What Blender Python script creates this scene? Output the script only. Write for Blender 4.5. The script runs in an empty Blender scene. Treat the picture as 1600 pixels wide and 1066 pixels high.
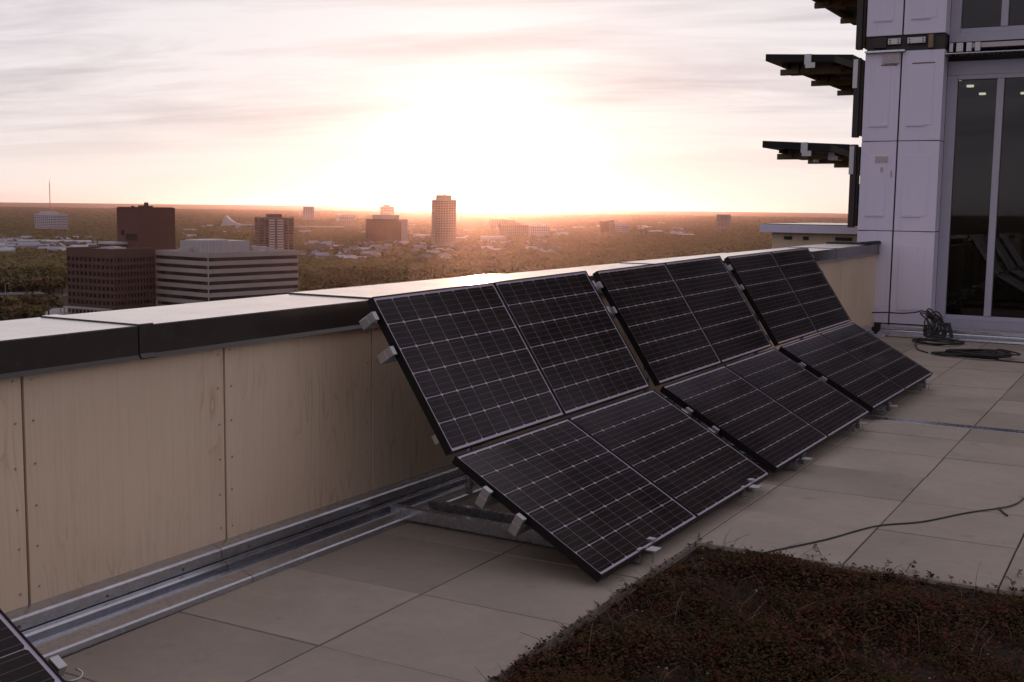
import bpy, bmesh, math, random
import numpy as np
from mathutils import Matrix, Vector, Euler

rnd = random.Random(7)
nrng = np.random.default_rng(11)
S = bpy.context.scene
COL = S.collection

# ------------------------------------------------------------------ camera
F_PX, PITCH, ROLL, YAW = 1828.26, math.radians(6.4771), math.radians(.7572), math.radians(29.2507)
CAM = Vector((2.4069, 0.0, 1.70))
fw = Vector((-math.sin(YAW) * math.cos(PITCH), math.cos(YAW) * math.cos(PITCH), -math.sin(PITCH)))
r0 = Vector((math.cos(YAW), math.sin(YAW), 0)); u0 = r0.cross(fw)
RX = math.cos(ROLL) * r0 + math.sin(ROLL) * u0
UX = -math.sin(ROLL) * r0 + math.cos(ROLL) * u0
cd = bpy.data.cameras.new('camera'); cam = bpy.data.objects.new('camera', cd); COL.objects.link(cam)
cd.sensor_width = 36; cd.lens = F_PX / 1600 * 36; cd.clip_start = .05; cd.clip_end = 200000
m3 = Matrix((RX, UX, -fw)).transposed()
cam.matrix_world = Matrix.Translation(CAM) @ m3.to_4x4()
S.camera = cam

# ------------------------------------------------------------------ sky, sun, exposure
SUN_AZ = math.radians(30.9)            # left of +Y
SUN_EL = math.radians(1.3)
sun_dir = Vector((-math.sin(SUN_AZ) * math.cos(SUN_EL), math.cos(SUN_AZ) * math.cos(SUN_EL), math.sin(SUN_EL)))
S.view_settings.view_transform = 'Standard'; S.view_settings.look = 'None'
S.view_settings.exposure = 0.68; S.view_settings.gamma = 1.0
S.cycles.use_denoising = True
try: S.cycles.denoiser = 'OPENIMAGEDENOISE'
except Exception: pass
S.cycles.max_bounces = 8; S.cycles.diffuse_bounces = 4; S.cycles.glossy_bounces = 4
S.cycles.transmission_bounces = 6; S.cycles.volume_bounces = 1; S.cycles.transparent_max_bounces = 8
S.cycles.sample_clamp_indirect = 6.0; S.cycles.caustics_reflective = False; S.cycles.caustics_refractive = False

class NT:
    """tiny node-tree helper"""
    def __init__(s, tree): s.t = tree; s.n = tree.nodes; s.l = tree.links
    def add(s, typ, **kw):
        n = s.n.new(typ)
        for k, v in kw.items():
            if k.startswith('i_'):
                key = k[2:]; key = int(key) if key.isdigit() else key.replace('_', ' ')
                s.set(n.inputs[key], v)
            else: setattr(n, k, v)
        return n
    def set(s, sock, v):
        if isinstance(v, bpy.types.NodeSocket): s.l.new(v, sock)
        elif isinstance(v, (tuple, list)) and len(v) == 3 and sock.type == 'RGBA': sock.default_value = (*v, 1)
        else: sock.default_value = v
    def math(s, op, a, b=None, c=None, clamp=False):
        n = s.n.new('ShaderNodeMath'); n.operation = op; n.use_clamp = clamp
        s.set(n.inputs[0], a)
        if b is not None: s.set(n.inputs[1], b)
        if c is not None: s.set(n.inputs[2], c)
        return n.outputs[0]
    def vmath(s, op, a, b=None):
        n = s.n.new('ShaderNodeVectorMath'); n.operation = op
        s.set(n.inputs[0], a)
        if b is not None: s.set(n.inputs[1], b)
        return n.outputs['Value'] if op in ('DOT_PRODUCT', 'LENGTH') else n.outputs[0]
    def mix(s, fac, a, b, mode='MIX'):
        n = s.n.new('ShaderNodeMix'); n.data_type = 'RGBA'; n.blend_type = mode; n.clamp_result = False
        s.set(n.inputs['Factor'], fac); s.set(n.inputs['A'], a) if False else s.set(n.inputs[6], a); s.set(n.inputs[7], b)
        return n.outputs[2]
    def ramp(s, fac, stops):
        n = s.n.new('ShaderNodeValToRGB'); e = n.color_ramp.elements
        while len(e) < len(stops): e.new(.5)
        for el, (p, c) in zip(e, stops):
            el.position = p; el.color = (*c, 1) if len(c) == 3 else c
        s.set(n.inputs[0], fac); return n.outputs[0]
    def map(s, v, a, b, c=0., d=1.):
        n = s.n.new('ShaderNodeMapRange'); n.clamp = True
        for k, q in zip(range(5), (v, a, b, c, d)): s.set(n.inputs[k], q)
        return n.outputs[0]
    def noise(s, vec, scale, detail=4, rough=.55, dist=0., out=0):
        n = s.n.new('ShaderNodeTexNoise'); s.set(n.inputs['Vector'], vec)
        n.inputs['Scale'].default_value = scale; n.inputs['Detail'].default_value = detail
        n.inputs['Roughness'].default_value = rough; n.inputs['Distortion'].default_value = dist
        return n.outputs[out]

W = bpy.data.worlds.new('World'); S.world = W; W.use_nodes = True
t = NT(W.node_tree); t.n.clear()
out = t.add('ShaderNodeOutputWorld'); bg = t.add('ShaderNodeBackground')
SKY_STRENGTH = 0.1
bg.inputs['Strength'].default_value = SKY_STRENGTH
sky = t.add('ShaderNodeTexSky', sky_type='NISHITA', sun_disc=False)
sky.sun_elevation = math.radians(2.5); sky.sun_rotation = -SUN_AZ
sky.altitude = 100; sky.air_density = 1.0; sky.dust_density = 3.0; sky.ozone_density = 1.0
geo = t.add('ShaderNodeNewGeometry')
d = t.vmath('NORMALIZE', geo.outputs['Incoming'])
d = t.vmath('SCALE', d); d.node.inputs['Scale'].default_value = -1.0
dz = t.add('ShaderNodeSeparateXYZ', i_0=d).outputs
cosS = t.vmath('DOT_PRODUCT', d, tuple(sun_dir))
cs = t.math('MAXIMUM', cosS, 0.0)
z0 = t.math('MAXIMUM', dz[2], 0.0)
# thin high cloud veil lit from behind by the low sun: brightness by angle to the sun
broad = t.math('POWER', cs, 1.6); mid = t.math('POWER', cs, 22.0); disc = t.math('POWER', cs, 90.0); tight = t.math('POWER', cs, 560.0)
def col(v, c):
    n = t.add('ShaderNodeVectorMath', operation='SCALE'); n.inputs[0].default_value = c; t.set(n.inputs['Scale'], v); return n.outputs[0]
veil = t.vmath('ADD', (3.7, 3.42, 3.95), col(broad, (1.75, 1.80, 1.50)))
veil = t.vmath('ADD', veil, col(mid, (.2, .2, .1)))
veil = t.vmath('ADD', veil, col(disc, (.95, .85, .6)))
veil = t.vmath('ADD', veil, col(tight, (9., 8., 5.6)))
low = t.math('POWER', t.math('SUBTRACT', 1.0, t.math('MINIMUM', t.math('MULTIPLY', z0, 4.5), 1.0)), 3.0)
warm = t.math('MULTIPLY', low, t.math('ADD', .25, t.math('MULTIPLY', broad, .75)))
veil = t.vmath('MULTIPLY', veil, t.vmath('SUBTRACT', (1., 1., 1.), col(warm, (-.20, -.12, .06))))
# streaks: planar projection of the cloud deck, stretched sideways to the sun
px = t.math('DIVIDE', dz[0], t.math('ADD', z0, .11)); py = t.math('DIVIDE', dz[1], t.math('ADD', z0, .11))
ca, sa = math.cos(YAW - .16), math.sin(YAW - .16)
ax = t.math('ADD', t.math('MULTIPLY', px, ca), t.math('MULTIPLY', py, sa))
ay = t.math('ADD', t.math('MULTIPLY', px, -sa), t.math('MULTIPLY', py, ca))
cv = t.add('ShaderNodeCombineXYZ', i_0=t.math('MULTIPLY', ax, .30), i_1=ay, i_2=0.37).outputs[0]
n1 = t.noise(cv, 2.5, 8, .60, .5)
n2 = t.noise(cv, .7, 3, .5, .2)
dens = t.map(t.math('ADD', t.math('MULTIPLY', n1, .7), t.math('MULTIPLY', n2, .5)), .53, .72)
dens = t.math('MULTIPLY', dens, t.map(z0, .015, .09))
shade = t.vmath('SUBTRACT', (1., 1., 1.), col(t.math('MULTIPLY', dens, t.math('SUBTRACT', 1.0, t.math('MULTIPLY', mid, .35))), (.36, .385, .345)))
veil = t.vmath('MULTIPLY', veil, shade)
final = t.mix(.975, sky.outputs[0], veil)
t.l.new(final, bg.inputs['Color']); t.l.new(bg.outputs[0], out.inputs['Surface'])

ld = bpy.data.lights.new('sun', 'SUN'); ld.energy = 2.0; ld.angle = math.radians(.6); ld.color = (1., .52, .28)
sun = bpy.data.objects.new('sun', ld); COL.objects.link(sun)
sun.rotation_euler = sun_dir.to_track_quat('Z', 'Y').to_euler()

# ------------------------------------------------------------------ geometry helpers
def ray(px, py):
    return fw + RX * ((px - 800) / F_PX) - UX * ((py - 533) / F_PX)
def on_z(px, py, z):
    d = ray(px, py); return CAM + d * ((z - CAM.z) / d.z)

class MB:
    def __init__(s): s.v = []; s.f = []
    def box(s, x0, x1, y0, y1, z0, z1):
        b = len(s.v)
        s.v += [(x0, y0, z0), (x1, y0, z0), (x1, y1, z0), (x0, y1, z0), (x0, y0, z1), (x1, y0, z1), (x1, y1, z1), (x0, y1, z1)]
        s.f += [tuple(b + i for i in q) for q in ((0, 3, 2, 1), (4, 5, 6, 7), (0, 1, 5, 4), (1, 2, 6, 5), (2, 3, 7, 6), (3, 0, 4, 7))]
        return s
    def prism(s, prof, y0, y1, axis='y'):
        """extrude a closed (a,z) profile along y (or x)"""
        b = len(s.v); n = len(prof)
        for yy in (y0, y1):
            s.v += [((a, yy, z) if axis == 'y' else (yy, a, z)) for a, z in prof]
        for i in range(n):
            j = (i + 1) % n; s.f.append((b + i, b + j, b + n + j, b + n + i))
        s.f.append(tuple(b + i for i in reversed(range(n)))); s.f.append(tuple(b + n + i for i in range(n)))
        return s
    def tube(s, pts, r, n=6, caps=True):
        pts = [Vector(p) for p in pts]; b = len(s.v)
        for i, p in enumerate(pts):
            tg = (pts[min(i + 1, len(pts) - 1)] - pts[max(i - 1, 0)]).normalized()
            a = tg.cross(Vector((0, 0, 1)))
            if a.length < 1e-3: a = tg.cross(Vector((1, 0, 0)))
            a.normalize(); c = tg.cross(a)
            rr = r[i] if isinstance(r, (list, tuple)) else r
            for k in range(n):
                q = p + (a * math.cos(2 * math.pi * k / n) + c * math.sin(2 * math.pi * k / n)) * rr
                s.v.append(tuple(q))
        for i in range(len(pts) - 1):
            for k in range(n):
                k2 = (k + 1) % n; s.f.append((b + i * n + k, b + i * n + k2, b + (i + 1) * n + k2, b + (i + 1) * n + k))
        if caps:
            s.f.append(tuple(b + k for k in reversed(range(n)))); e = b + (len(pts) - 1) * n
            s.f.append(tuple(e + k for k in range(n)))
        return s
    def mesh(s, name, mat, bevel=0., smooth=False, seg=1):
        me = bpy.data.meshes.new(name); me.from_pydata(s.v, [], s.f)
        bm = bmesh.new(); bm.from_mesh(me)
        bmesh.ops.recalc_face_normals(bm, faces=bm.faces)
        if bevel: bmesh.ops.bevel(bm, geom=list(bm.edges), offset=bevel, segments=seg, affect='EDGES', profile=.6)
        bm.to_mesh(me); bm.free()
        if smooth: me.polygons.foreach_set('use_smooth', [True] * len(me.polygons))
        if mat: me.materials.append(mat)
        return me
    def build(s, name, mat, parent=None, bevel=0., smooth=False, loc=None, kind=None, seg=1):
        return link(name, s.mesh(name, mat, bevel, smooth, seg), parent, loc, kind)

def link(name, me, parent=None, loc=None, kind=None):
    o = bpy.data.objects.new(name, me); COL.objects.link(o)
    if parent: o.parent = parent
    if loc is not None: o.location = loc
    if kind: o['kind'] = kind
    return o
def tag(o, label, cat, group=None):
    o['label'] = label; o['category'] = cat
    if group: o['group'] = group
    return o
def thing(name, label, cat, mw=None, loc=None, group=None):
    o = bpy.data.objects.new(name, None); COL.objects.link(o); o.empty_display_size = .1
    if mw is not None: o.matrix_world = mw
    if loc is not None: o.location = loc
    return tag(o, label, cat, group)
def structure(name, o): o['kind'] = 'structure'; o.name = name; return o

# ------------------------------------------------------------------ materials
def mat(name):
    m = bpy.data.materials.new(name); m.use_nodes = True
    t = NT(m.node_tree); p = t.n['Principled BSDF']
    return m, t, p
def obj_coords(t, rand=True):
    tc = t.add('ShaderNodeTexCoord').outputs['Object']
    if not rand: return tc
    oi = t.add('ShaderNodeObjectInfo')
    c = t.add('ShaderNodeCombineXYZ', i_0=t.math('MULTIPLY', oi.outputs['Random'], 37.), i_1=t.math('MULTIPLY', oi.outputs['Random'], 91.), i_2=0.)
    return t.vmath('ADD', tc, c.outputs[0])
def bump(t, p, h, strength, dist=.01):
    b = t.add('ShaderNodeBump'); b.inputs['Strength'].default_value = strength; b.inputs['Distance'].default_value = dist
    t.set(b.inputs['Height'], h); t.l.new(b.outputs[0], p.inputs['Normal'])
def simple(name, c, rough=.6, metal=0., var=.15, scale=8., spec=.5, bmp=0.):
    m, t, p = mat(name); v = obj_coords(t)
    n = t.noise(v, scale, 5, .6)
    p.inputs['Roughness'].default_value = rough; p.inputs['Metallic'].default_value = metal
    p.inputs['Specular IOR Level'].default_value = spec
    cc = t.mix(n, tuple(x * (1 - var) for x in c), tuple(min(1, x * (1 + var)) for x in c))
    t.set(p.inputs['Base Color'], cc)
    if bmp: bump(t, p, n, bmp)
    return m

def make_paver():
    m, t, p = mat('paver concrete'); v = obj_coords(t)
    oi = t.add('ShaderNodeObjectInfo').outputs['Random']
    big = t.noise(v, 1.6, 3, .5); fine = t.noise(v, 160, 3, .7); mid = t.noise(v, 14, 5, .65)
    c = t.ramp(big, [(.3, (.38, .33, .265)), (.7, (.485, .42, .34))])
    c = t.mix(t.map(mid, .35, .75, 0, .35), c, (.29, .25, .205))
    c = t.mix(t.map(fine, .3, .7, .0, .28), c, (.24, .205, .17))
    k = t.math('ADD', .72, t.math('MULTIPLY', oi, .20))
    c = t.mix(1.0, c, t.add('ShaderNodeCombineColor', i_0=k, i_1=k, i_2=k).outputs[0], 'MULTIPLY')
    spots = t.map(t.noise(v, 5.5, 2, .5, .6), .66, .74)
    c = t.mix(t.math('MULTIPLY', spots, .35), c, (.16, .14, .12))
    wet = t.map(t.noise(v, 1.1, 7, .7, 1.2), .55, .58); c = t.mix(t.math('MULTIPLY', wet, .10), c, (.20, .17, .14))
    grit = t.map(t.noise(v, 75., 2, .5), .70, .74); c = t.mix(t.math('MULTIPLY', grit, .5), c, (.10, .085, .07))
    t.set(p.inputs['Base Color'], c); p.inputs['Roughness'].default_value = .8
    p.inputs['Specular IOR Level'].default_value = .15
    bump(t, p, fine, .25, .004); return m
M_PAVER = make_paver()

def make_ply():
    m, t, p = mat('birch plywood'); v = obj_coords(t)
    mp = t.add('ShaderNodeMapping'); t.set(mp.inputs['Vector'], v); mp.inputs['Scale'].default_value = (1, 1, .13)
    warp = t.noise(mp.outputs[0], 2.2, 3, .5, 0, 1)
    vv = t.vmath('ADD', mp.outputs[0], t.vmath('MULTIPLY', warp, (.0, .34, .0)))
    rings = t.noise(vv, 7.0, 2, .5)
    saw = t.math('FRACT', t.math('MULTIPLY', rings, 11.))
    grain = t.math('POWER', saw, 7.0)
    mp2 = t.add('ShaderNodeMapping'); t.set(mp2.inputs['Vector'], v); mp2.inputs['Scale'].default_value = (60, 130, 2.2)
    fine = t.noise(mp2.outputs[0], 1.0, 4, .6)
    big = t.noise(v, 1.3, 3, .5)
    oi = t.add('ShaderNodeObjectInfo').outputs['Random']
    c = t.mix(oi, (.74, .585, .41), (.67, .53, .375))
    c = t.mix(t.map(big, .35, .7, 0, .5), c, (.80, .66, .47))
    gm = t.map(t.noise(v, 1.7, 2, .5), .45, .62)
    c = t.mix(t.math('MULTIPLY', grain, t.math('MULTIPLY', gm, .55)), c, (.40, .26, .15))
    c = t.mix(t.map(fine, .45, .75, 0, .22), c, (.42, .30, .20))
    t.set(p.inputs['Base Color'], c); p.inputs['Roughness'].default_value = .55
    p.inputs['Specular IOR Level'].default_value = .3
    bump(t, p, fine, .08, .002); return m
M_PLY = make_ply()

def make_coping():
    m, t, p = mat('bronze coping metal'); v = obj_coords(t)
    n = t.noise(v, 3., 5, .6); sm = t.noise(v, 22., 4, .6)
    c = t.mix(n, (.036, .031, .024), (.052, .043, .034))
    c = t.mix(t.map(sm, .62, .75, 0, .4), c, (.10, .085, .07))
    t.set(p.inputs['Base Color'], c)
    t.set(p.inputs['Roughness'], t.map(sm, .3, .75, .13, .24))
    p.inputs['IOR'].default_value = 1.5
    mp = t.add('ShaderNodeMapping'); t.set(mp.inputs['Vector'], v); mp.inputs['Scale'].default_value = (2., .5, 2.)
    bump(t, p, t.noise(mp.outputs[0], 2.2, 2, .4), .03, .02); return m
M_COP = make_coping()
def make_cop_sheen():  # same coping metal, lightened: bright sky reflection put into the top's colour
    m, t, p = mat('coping top sky sheen'); v = obj_coords(t)
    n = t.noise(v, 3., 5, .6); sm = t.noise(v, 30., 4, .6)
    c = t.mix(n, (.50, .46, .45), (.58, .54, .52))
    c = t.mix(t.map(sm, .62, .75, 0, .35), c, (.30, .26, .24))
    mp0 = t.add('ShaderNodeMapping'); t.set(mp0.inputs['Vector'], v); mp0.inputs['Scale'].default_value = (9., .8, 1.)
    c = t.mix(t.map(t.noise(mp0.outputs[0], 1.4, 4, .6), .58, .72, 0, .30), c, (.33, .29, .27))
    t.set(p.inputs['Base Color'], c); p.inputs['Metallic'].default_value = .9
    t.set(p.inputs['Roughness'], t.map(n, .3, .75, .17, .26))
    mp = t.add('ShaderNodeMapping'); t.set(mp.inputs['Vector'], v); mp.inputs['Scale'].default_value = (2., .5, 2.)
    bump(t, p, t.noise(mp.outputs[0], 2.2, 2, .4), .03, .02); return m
M_COP_SHEEN = make_cop_sheen()

def make_galv():
    m, t, p = mat('galvanised steel'); v = obj_coords(t)
    vor = t.add('ShaderNodeTexVoronoi'); t.set(vor.inputs['Vector'], v); vor.inputs['Scale'].default_value = 45
    n = t.noise(v, 5., 5, .6)
    mp = t.add('ShaderNodeMapping'); t.set(mp.inputs['Vector'], v); mp.inputs['Scale'].default_value = (30, 2, 30)
    st = t.noise(mp.outputs[0], 1., 4, .6)
    c = t.mix(vor.outputs['Color'], (.47, .48, .51), (.58, .59, .62))
    c = t.mix(t.map(n, .55, .75, 0, .5), c, (.34, .31, .29))
    t.set(p.inputs['Base Color'], c); p.inputs['Metallic'].default_value = .92
    t.set(p.inputs['Roughness'], t.map(st, .3, .7, .17, .34)); return m
M_GALV = make_galv()
M_ALU = simple('mill aluminium', (.47, .46, .47), .38, .9, .1, 20)
M_FRAME = simple('black anodised frame', (.010, .009, .009), .45, .0, .2, 20, .2)
M_DARKMETAL = simple('dark bracket steel', (.045, .036, .03), .55, .4, .3, 12)
M_RUST = simple('rusty steel', (.16, .085, .05), .75, .2, .5, 14)
M_EDGE = simple('weathered edging', (.085, .065, .05), .8, 0, .4, 20)
M_RUBBER = simple('black cable rubber', (.014, .014, .014), .5, 0, .2, 20)
M_CORE = simple('dark wall core', (.05, .045, .04), .8)
M_TAN = simple('raw timber block', (.23, .165, .09), .7, 0, .25, 9)
M_MEMB = simple('roof membrane', (.035, .033, .032), .75, 0, .2, 6, .3)

def make_cell():
    m, t, p = mat('solar cell'); tc = t.add('ShaderNodeTexCoord').outputs['Object']
    s = t.add('ShaderNodeSeparateXYZ', i_0=tc).outputs
    oi = t.add('ShaderNodeObjectInfo').outputs['Random']
    y = t.math('ADD', s[1], .5)                       # -0.5..0.5 across the slope
    a = t.math('ABSOLUTE', t.math('SUBTRACT', t.math('FRACT', t.math('MULTIPLY', y, 4.0)), .5))
    bus = t.math('LESS_THAN', a, .022)
    c = t.mix(oi, (.011, .0070, .0070), (.016, .0105, .0100))
    c = t.mix(t.math('MULTIPLY', bus, .40), c, (.28, .25, .25))
    t.set(p.inputs['Base Color'], c); p.inputs['Roughness'].default_value = .14
    p.inputs['Specular IOR Level'].default_value = .14
    pos = t.add('ShaderNodeNewGeometry').outputs['Position']
    du = t.math('MULTIPLY', t.map(t.noise(pos, 2.6, 5, .65), .42, .75), t.map(t.noise(pos, 38., 3, .6), .3, .7, .5, 1.))
    c = t.mix(t.math('MULTIPLY', du, .22), c, (.10, .085, .075)); t.set(p.inputs['Base Color'], c)
    n = t.noise(pos, 2.0, 3, .5)
    t.set(p.inputs['Roughness'], t.map(n, .3, .7, .10, .22)); return m
M_CELL = make_cell()
M_BACK = simple('white backsheet under glass', (.46, .40, .46), .2, 0, .06, 5)

def make_white():
    m, t, p = mat('white cladding paint'); v = obj_coords(t)
    n = t.noise(v, 2., 4, .6); st = t.noise(v, 7., 5, .7, .5)
    mp = t.add('ShaderNodeMapping'); t.set(mp.inputs['Vector'], v); mp.inputs['Scale'].default_value = (14, 14, .8)
    run = t.noise(mp.outputs[0], 1., 3, .6)
    c = t.mix(n, (.66, .62, .74), (.75, .71, .83))
    c = t.mix(t.map(run, .55, .8, 0, .3), c, (.5, .46, .45))
    c = t.mix(t.map(st, .70, .80, 0, .5), c, (.36, .30, .26))
    t.set(p.inputs['Base Color'], c); p.inputs['Roughness'].default_value = .5
    bump(t, p, t.noise(v, 240, 2, .6), .08, .003); return m
M_WHITE = make_white()
M_WFRAME = simple('window frame grey paint', (.40, .385, .45), .45, .1, .06, 5)
def make_glass():
    m, t, p = mat('window glass'); n = t.n
    for q in list(n): n.remove(q)
    o = t.add('ShaderNodeOutputMaterial'); g = t.add('ShaderNodeBsdfGlossy'); g.inputs['Roughness'].default_value = .02
    g.inputs['Color'].default_value = (.9, .9, .92, 1)
    tr = t.add('ShaderNodeBsdfTransparent'); tr.inputs['Color'].default_value = (.55, .56, .53, 1)
    fr = t.add('ShaderNodeFresnel'); fr.inputs['IOR'].default_value = 1.5
    mx = t.add('ShaderNodeMixShader'); t.l.new(fr.outputs[0], mx.inputs[0]); t.l.new(tr.outputs[0], mx.inputs[1]); t.l.new(g.outputs[0], mx.inputs[2])
    t.l.new(mx.outputs[0], o.inputs['Surface']); return m
M_GLASS = make_glass()
M_ROOM = simple('dim room plaster', (.20, .17, .12), .9)
M_ROOMDARK = simple('dark room carpet', (.03, .025, .022), .95)
def emit(name, c, s):
    m, t, p = mat(name); p.inputs['Emission Color'].default_value = (*c, 1); p.inputs['Emission Strength'].default_value = s; return m
M_LAMP = emit('lit downlight', (1., .93, .8), 1.1)
def facade(name, c, rough=.8, scale=.25, var=.18):
    m, t, p = mat(name); v = obj_coords(t)
    n = t.noise(v, scale, 6, .65)
    t.set(p.inputs['Base Color'], t.mix(n, tuple(x * (1 - var) for x in c), tuple(x * (1 + var) for x in c)))
    p.inputs['Roughness'].default_value = rough; return m
M_BRICK = facade('red brown brick', (.066, .031, .022)); M_BRICK2 = facade('dark red brick', (.085, .034, .025))
M_PRECAST = facade('pale precast concrete', (.31, .28, .265)); M_CREAM = facade('cream concrete', (.27, .215, .17))
M_BROWN = facade('brown curtain wall', (.095, .052, .036)); M_WINFAR = simple('dark far window glass', (.012, .013, .013), .12, 0, .4, .2)
M_ROOFGREY = facade('grey gravel roof', (.30, .28, .28)); M_TARMAC = facade('tarmac', (.06, .058, .06), .9, .05, .3)
M_PLANT = facade('roof plant steel', (.33, .31, .31), .5)
M_PALE = facade('white far facade', (.46, .44, .47)); M_TAR2 = facade('pale concrete paving', (.26, .25, .25), .9, .03)
M_ROOFS = [facade('house roof %d' % i, c, .75, .4, .25) for i, c in enumerate(((.07, .06, .06), (.13, .12, .13), (.24, .24, .27), (.09, .055, .045), (.36, .36, .39)))]
M_WALLS = [facade('house wall %d' % i, c, .8, .4) for i, c in enumerate(((.30, .27, .26), (.17, .10, .075), (.38, .36, .35), (.22, .19, .16)))]

def make_tree_mat(name, cols):
    m, t, p = mat(name)
    oi = t.add('ShaderNodeObjectInfo').outputs['Random']
    c = t.ramp(oi, [(i / (len(cols) - 1), q) for i, q in enumerate(cols)])
    tc = t.add('ShaderNodeTexCoord').outputs['Object']
    n = t.noise(tc, .45, 4, .6)
    c = t.mix(t.map(n, .35, .7, 0, .5), c, (.035, .034, .016))
    t.set(p.inputs['Base Color'], c); p.inputs['Roughness'].default_value = .89
    p.inputs['Specular IOR Level'].default_value = .15
    return m
TREE_COLS = ((.095, .088, .028), (.14, .115, .040), (.11, .072, .036), (.165, .115, .045), (.125, .115, .034), (.13, .08, .04))
M_LEAF = make_tree_mat('tree leaves', TREE_COLS)
M_TRUNK = simple('bark', (.07, .055, .045), .9)

# ------------------------------------------------------------------ terrain and city ground
GZ = -58.0
def make_ground():
    m, t, p = mat('city ground'); tc = t.add('ShaderNodeTexCoord').outputs['Object']
    a = t.noise(tc, .0035, 6, .6); b = t.noise(tc, .03, 5, .65); c3 = t.noise(tc, .0006, 4, .6)
    c = t.ramp(a, [(.3, (.040, .034, .018)), (.5, (.055, .044, .025)), (.62, (.038, .038, .018)), (.75, (.070, .055, .038))])
    c = t.mix(t.map(b, .4, .7, 0, .6), c, (.030, .025, .016))
    c = t.mix(t.map(c3, .45, .65, 0, .35), c, (.048, .036, .030))
    t.set(p.inputs['Base Color'], c); p.inputs['Roughness'].default_value = .95; p.inputs['Specular IOR Level'].default_value = .1
    return m
R = 27000.
seg = 96; mb = MB(); mb.v = [(0, 0, 0)]; rings = [400, 900, 1800, 3500, 7000, 12000, 18000, 23000, R]
for rr in rings:
    for k in range(seg):
        a = 2 * math.pi * k / seg
        dx, dy = rr * math.cos(a), rr * math.sin(a)
        hz = 0.
        if rr >= 7000: hz = (rr / 27000.) * (5 * math.sin(a * 7 + rr * .0004) + 4 * math.sin(a * 17.3 + rr * .0007) + 2.5 * math.sin(a * 31.7)) + (max(0, rr - 12000) / 15000.) ** 1.5 * 44
        mb.v.append((dx, dy, hz))
for k in range(seg): mb.f.append((0, 1 + k, 1 + (k + 1) % seg))
for i in range(len(rings) - 1):
    for k in range(seg):
        k2 = (k + 1) % seg; mb.f.append((1 + i * seg + k, 1 + (i + 1) * seg + k, 1 + (i + 1) * seg + k2, 1 + i * seg + k2))
gr = mb.build('ground', make_ground(), smooth=True, loc=(0, 0, GZ)); structure('ground', gr)

def ground_poly(name, pxs, mt, dz):
    pts = [on_z(x, y, GZ) for x, y in pxs]
    m = MB(); m.v = [(p.x, p.y, GZ + dz) for p in pts] + [(p.x, p.y, GZ - .4) for p in pts]; n = len(pts)
    m.f = [tuple(range(n))] + [(i, (i + 1) % n, n + (i + 1) % n, n + i) for i in range(n)]
    o = m.build(name, mt); structure(name, o); return o
ground_poly('parking_lot', [(72, 484), (150, 474), (178, 482), (250, 490), (200, 520), (60, 505)], M_TAR2, .1)
ground_poly('road', [(-40, 470), (60, 463), (110, 458), (110, 462), (70, 470), (-40, 480)], M_TARMAC, .14)
ground_poly('street', [(-40, 403), (150, 399), (150, 400.5), (-40, 405)], M_TARMAC, .1)
ground_poly('avenue', [(470, 386), (690, 392), (690, 393), (470, 387)], M_TARMAC, .1)

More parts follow.
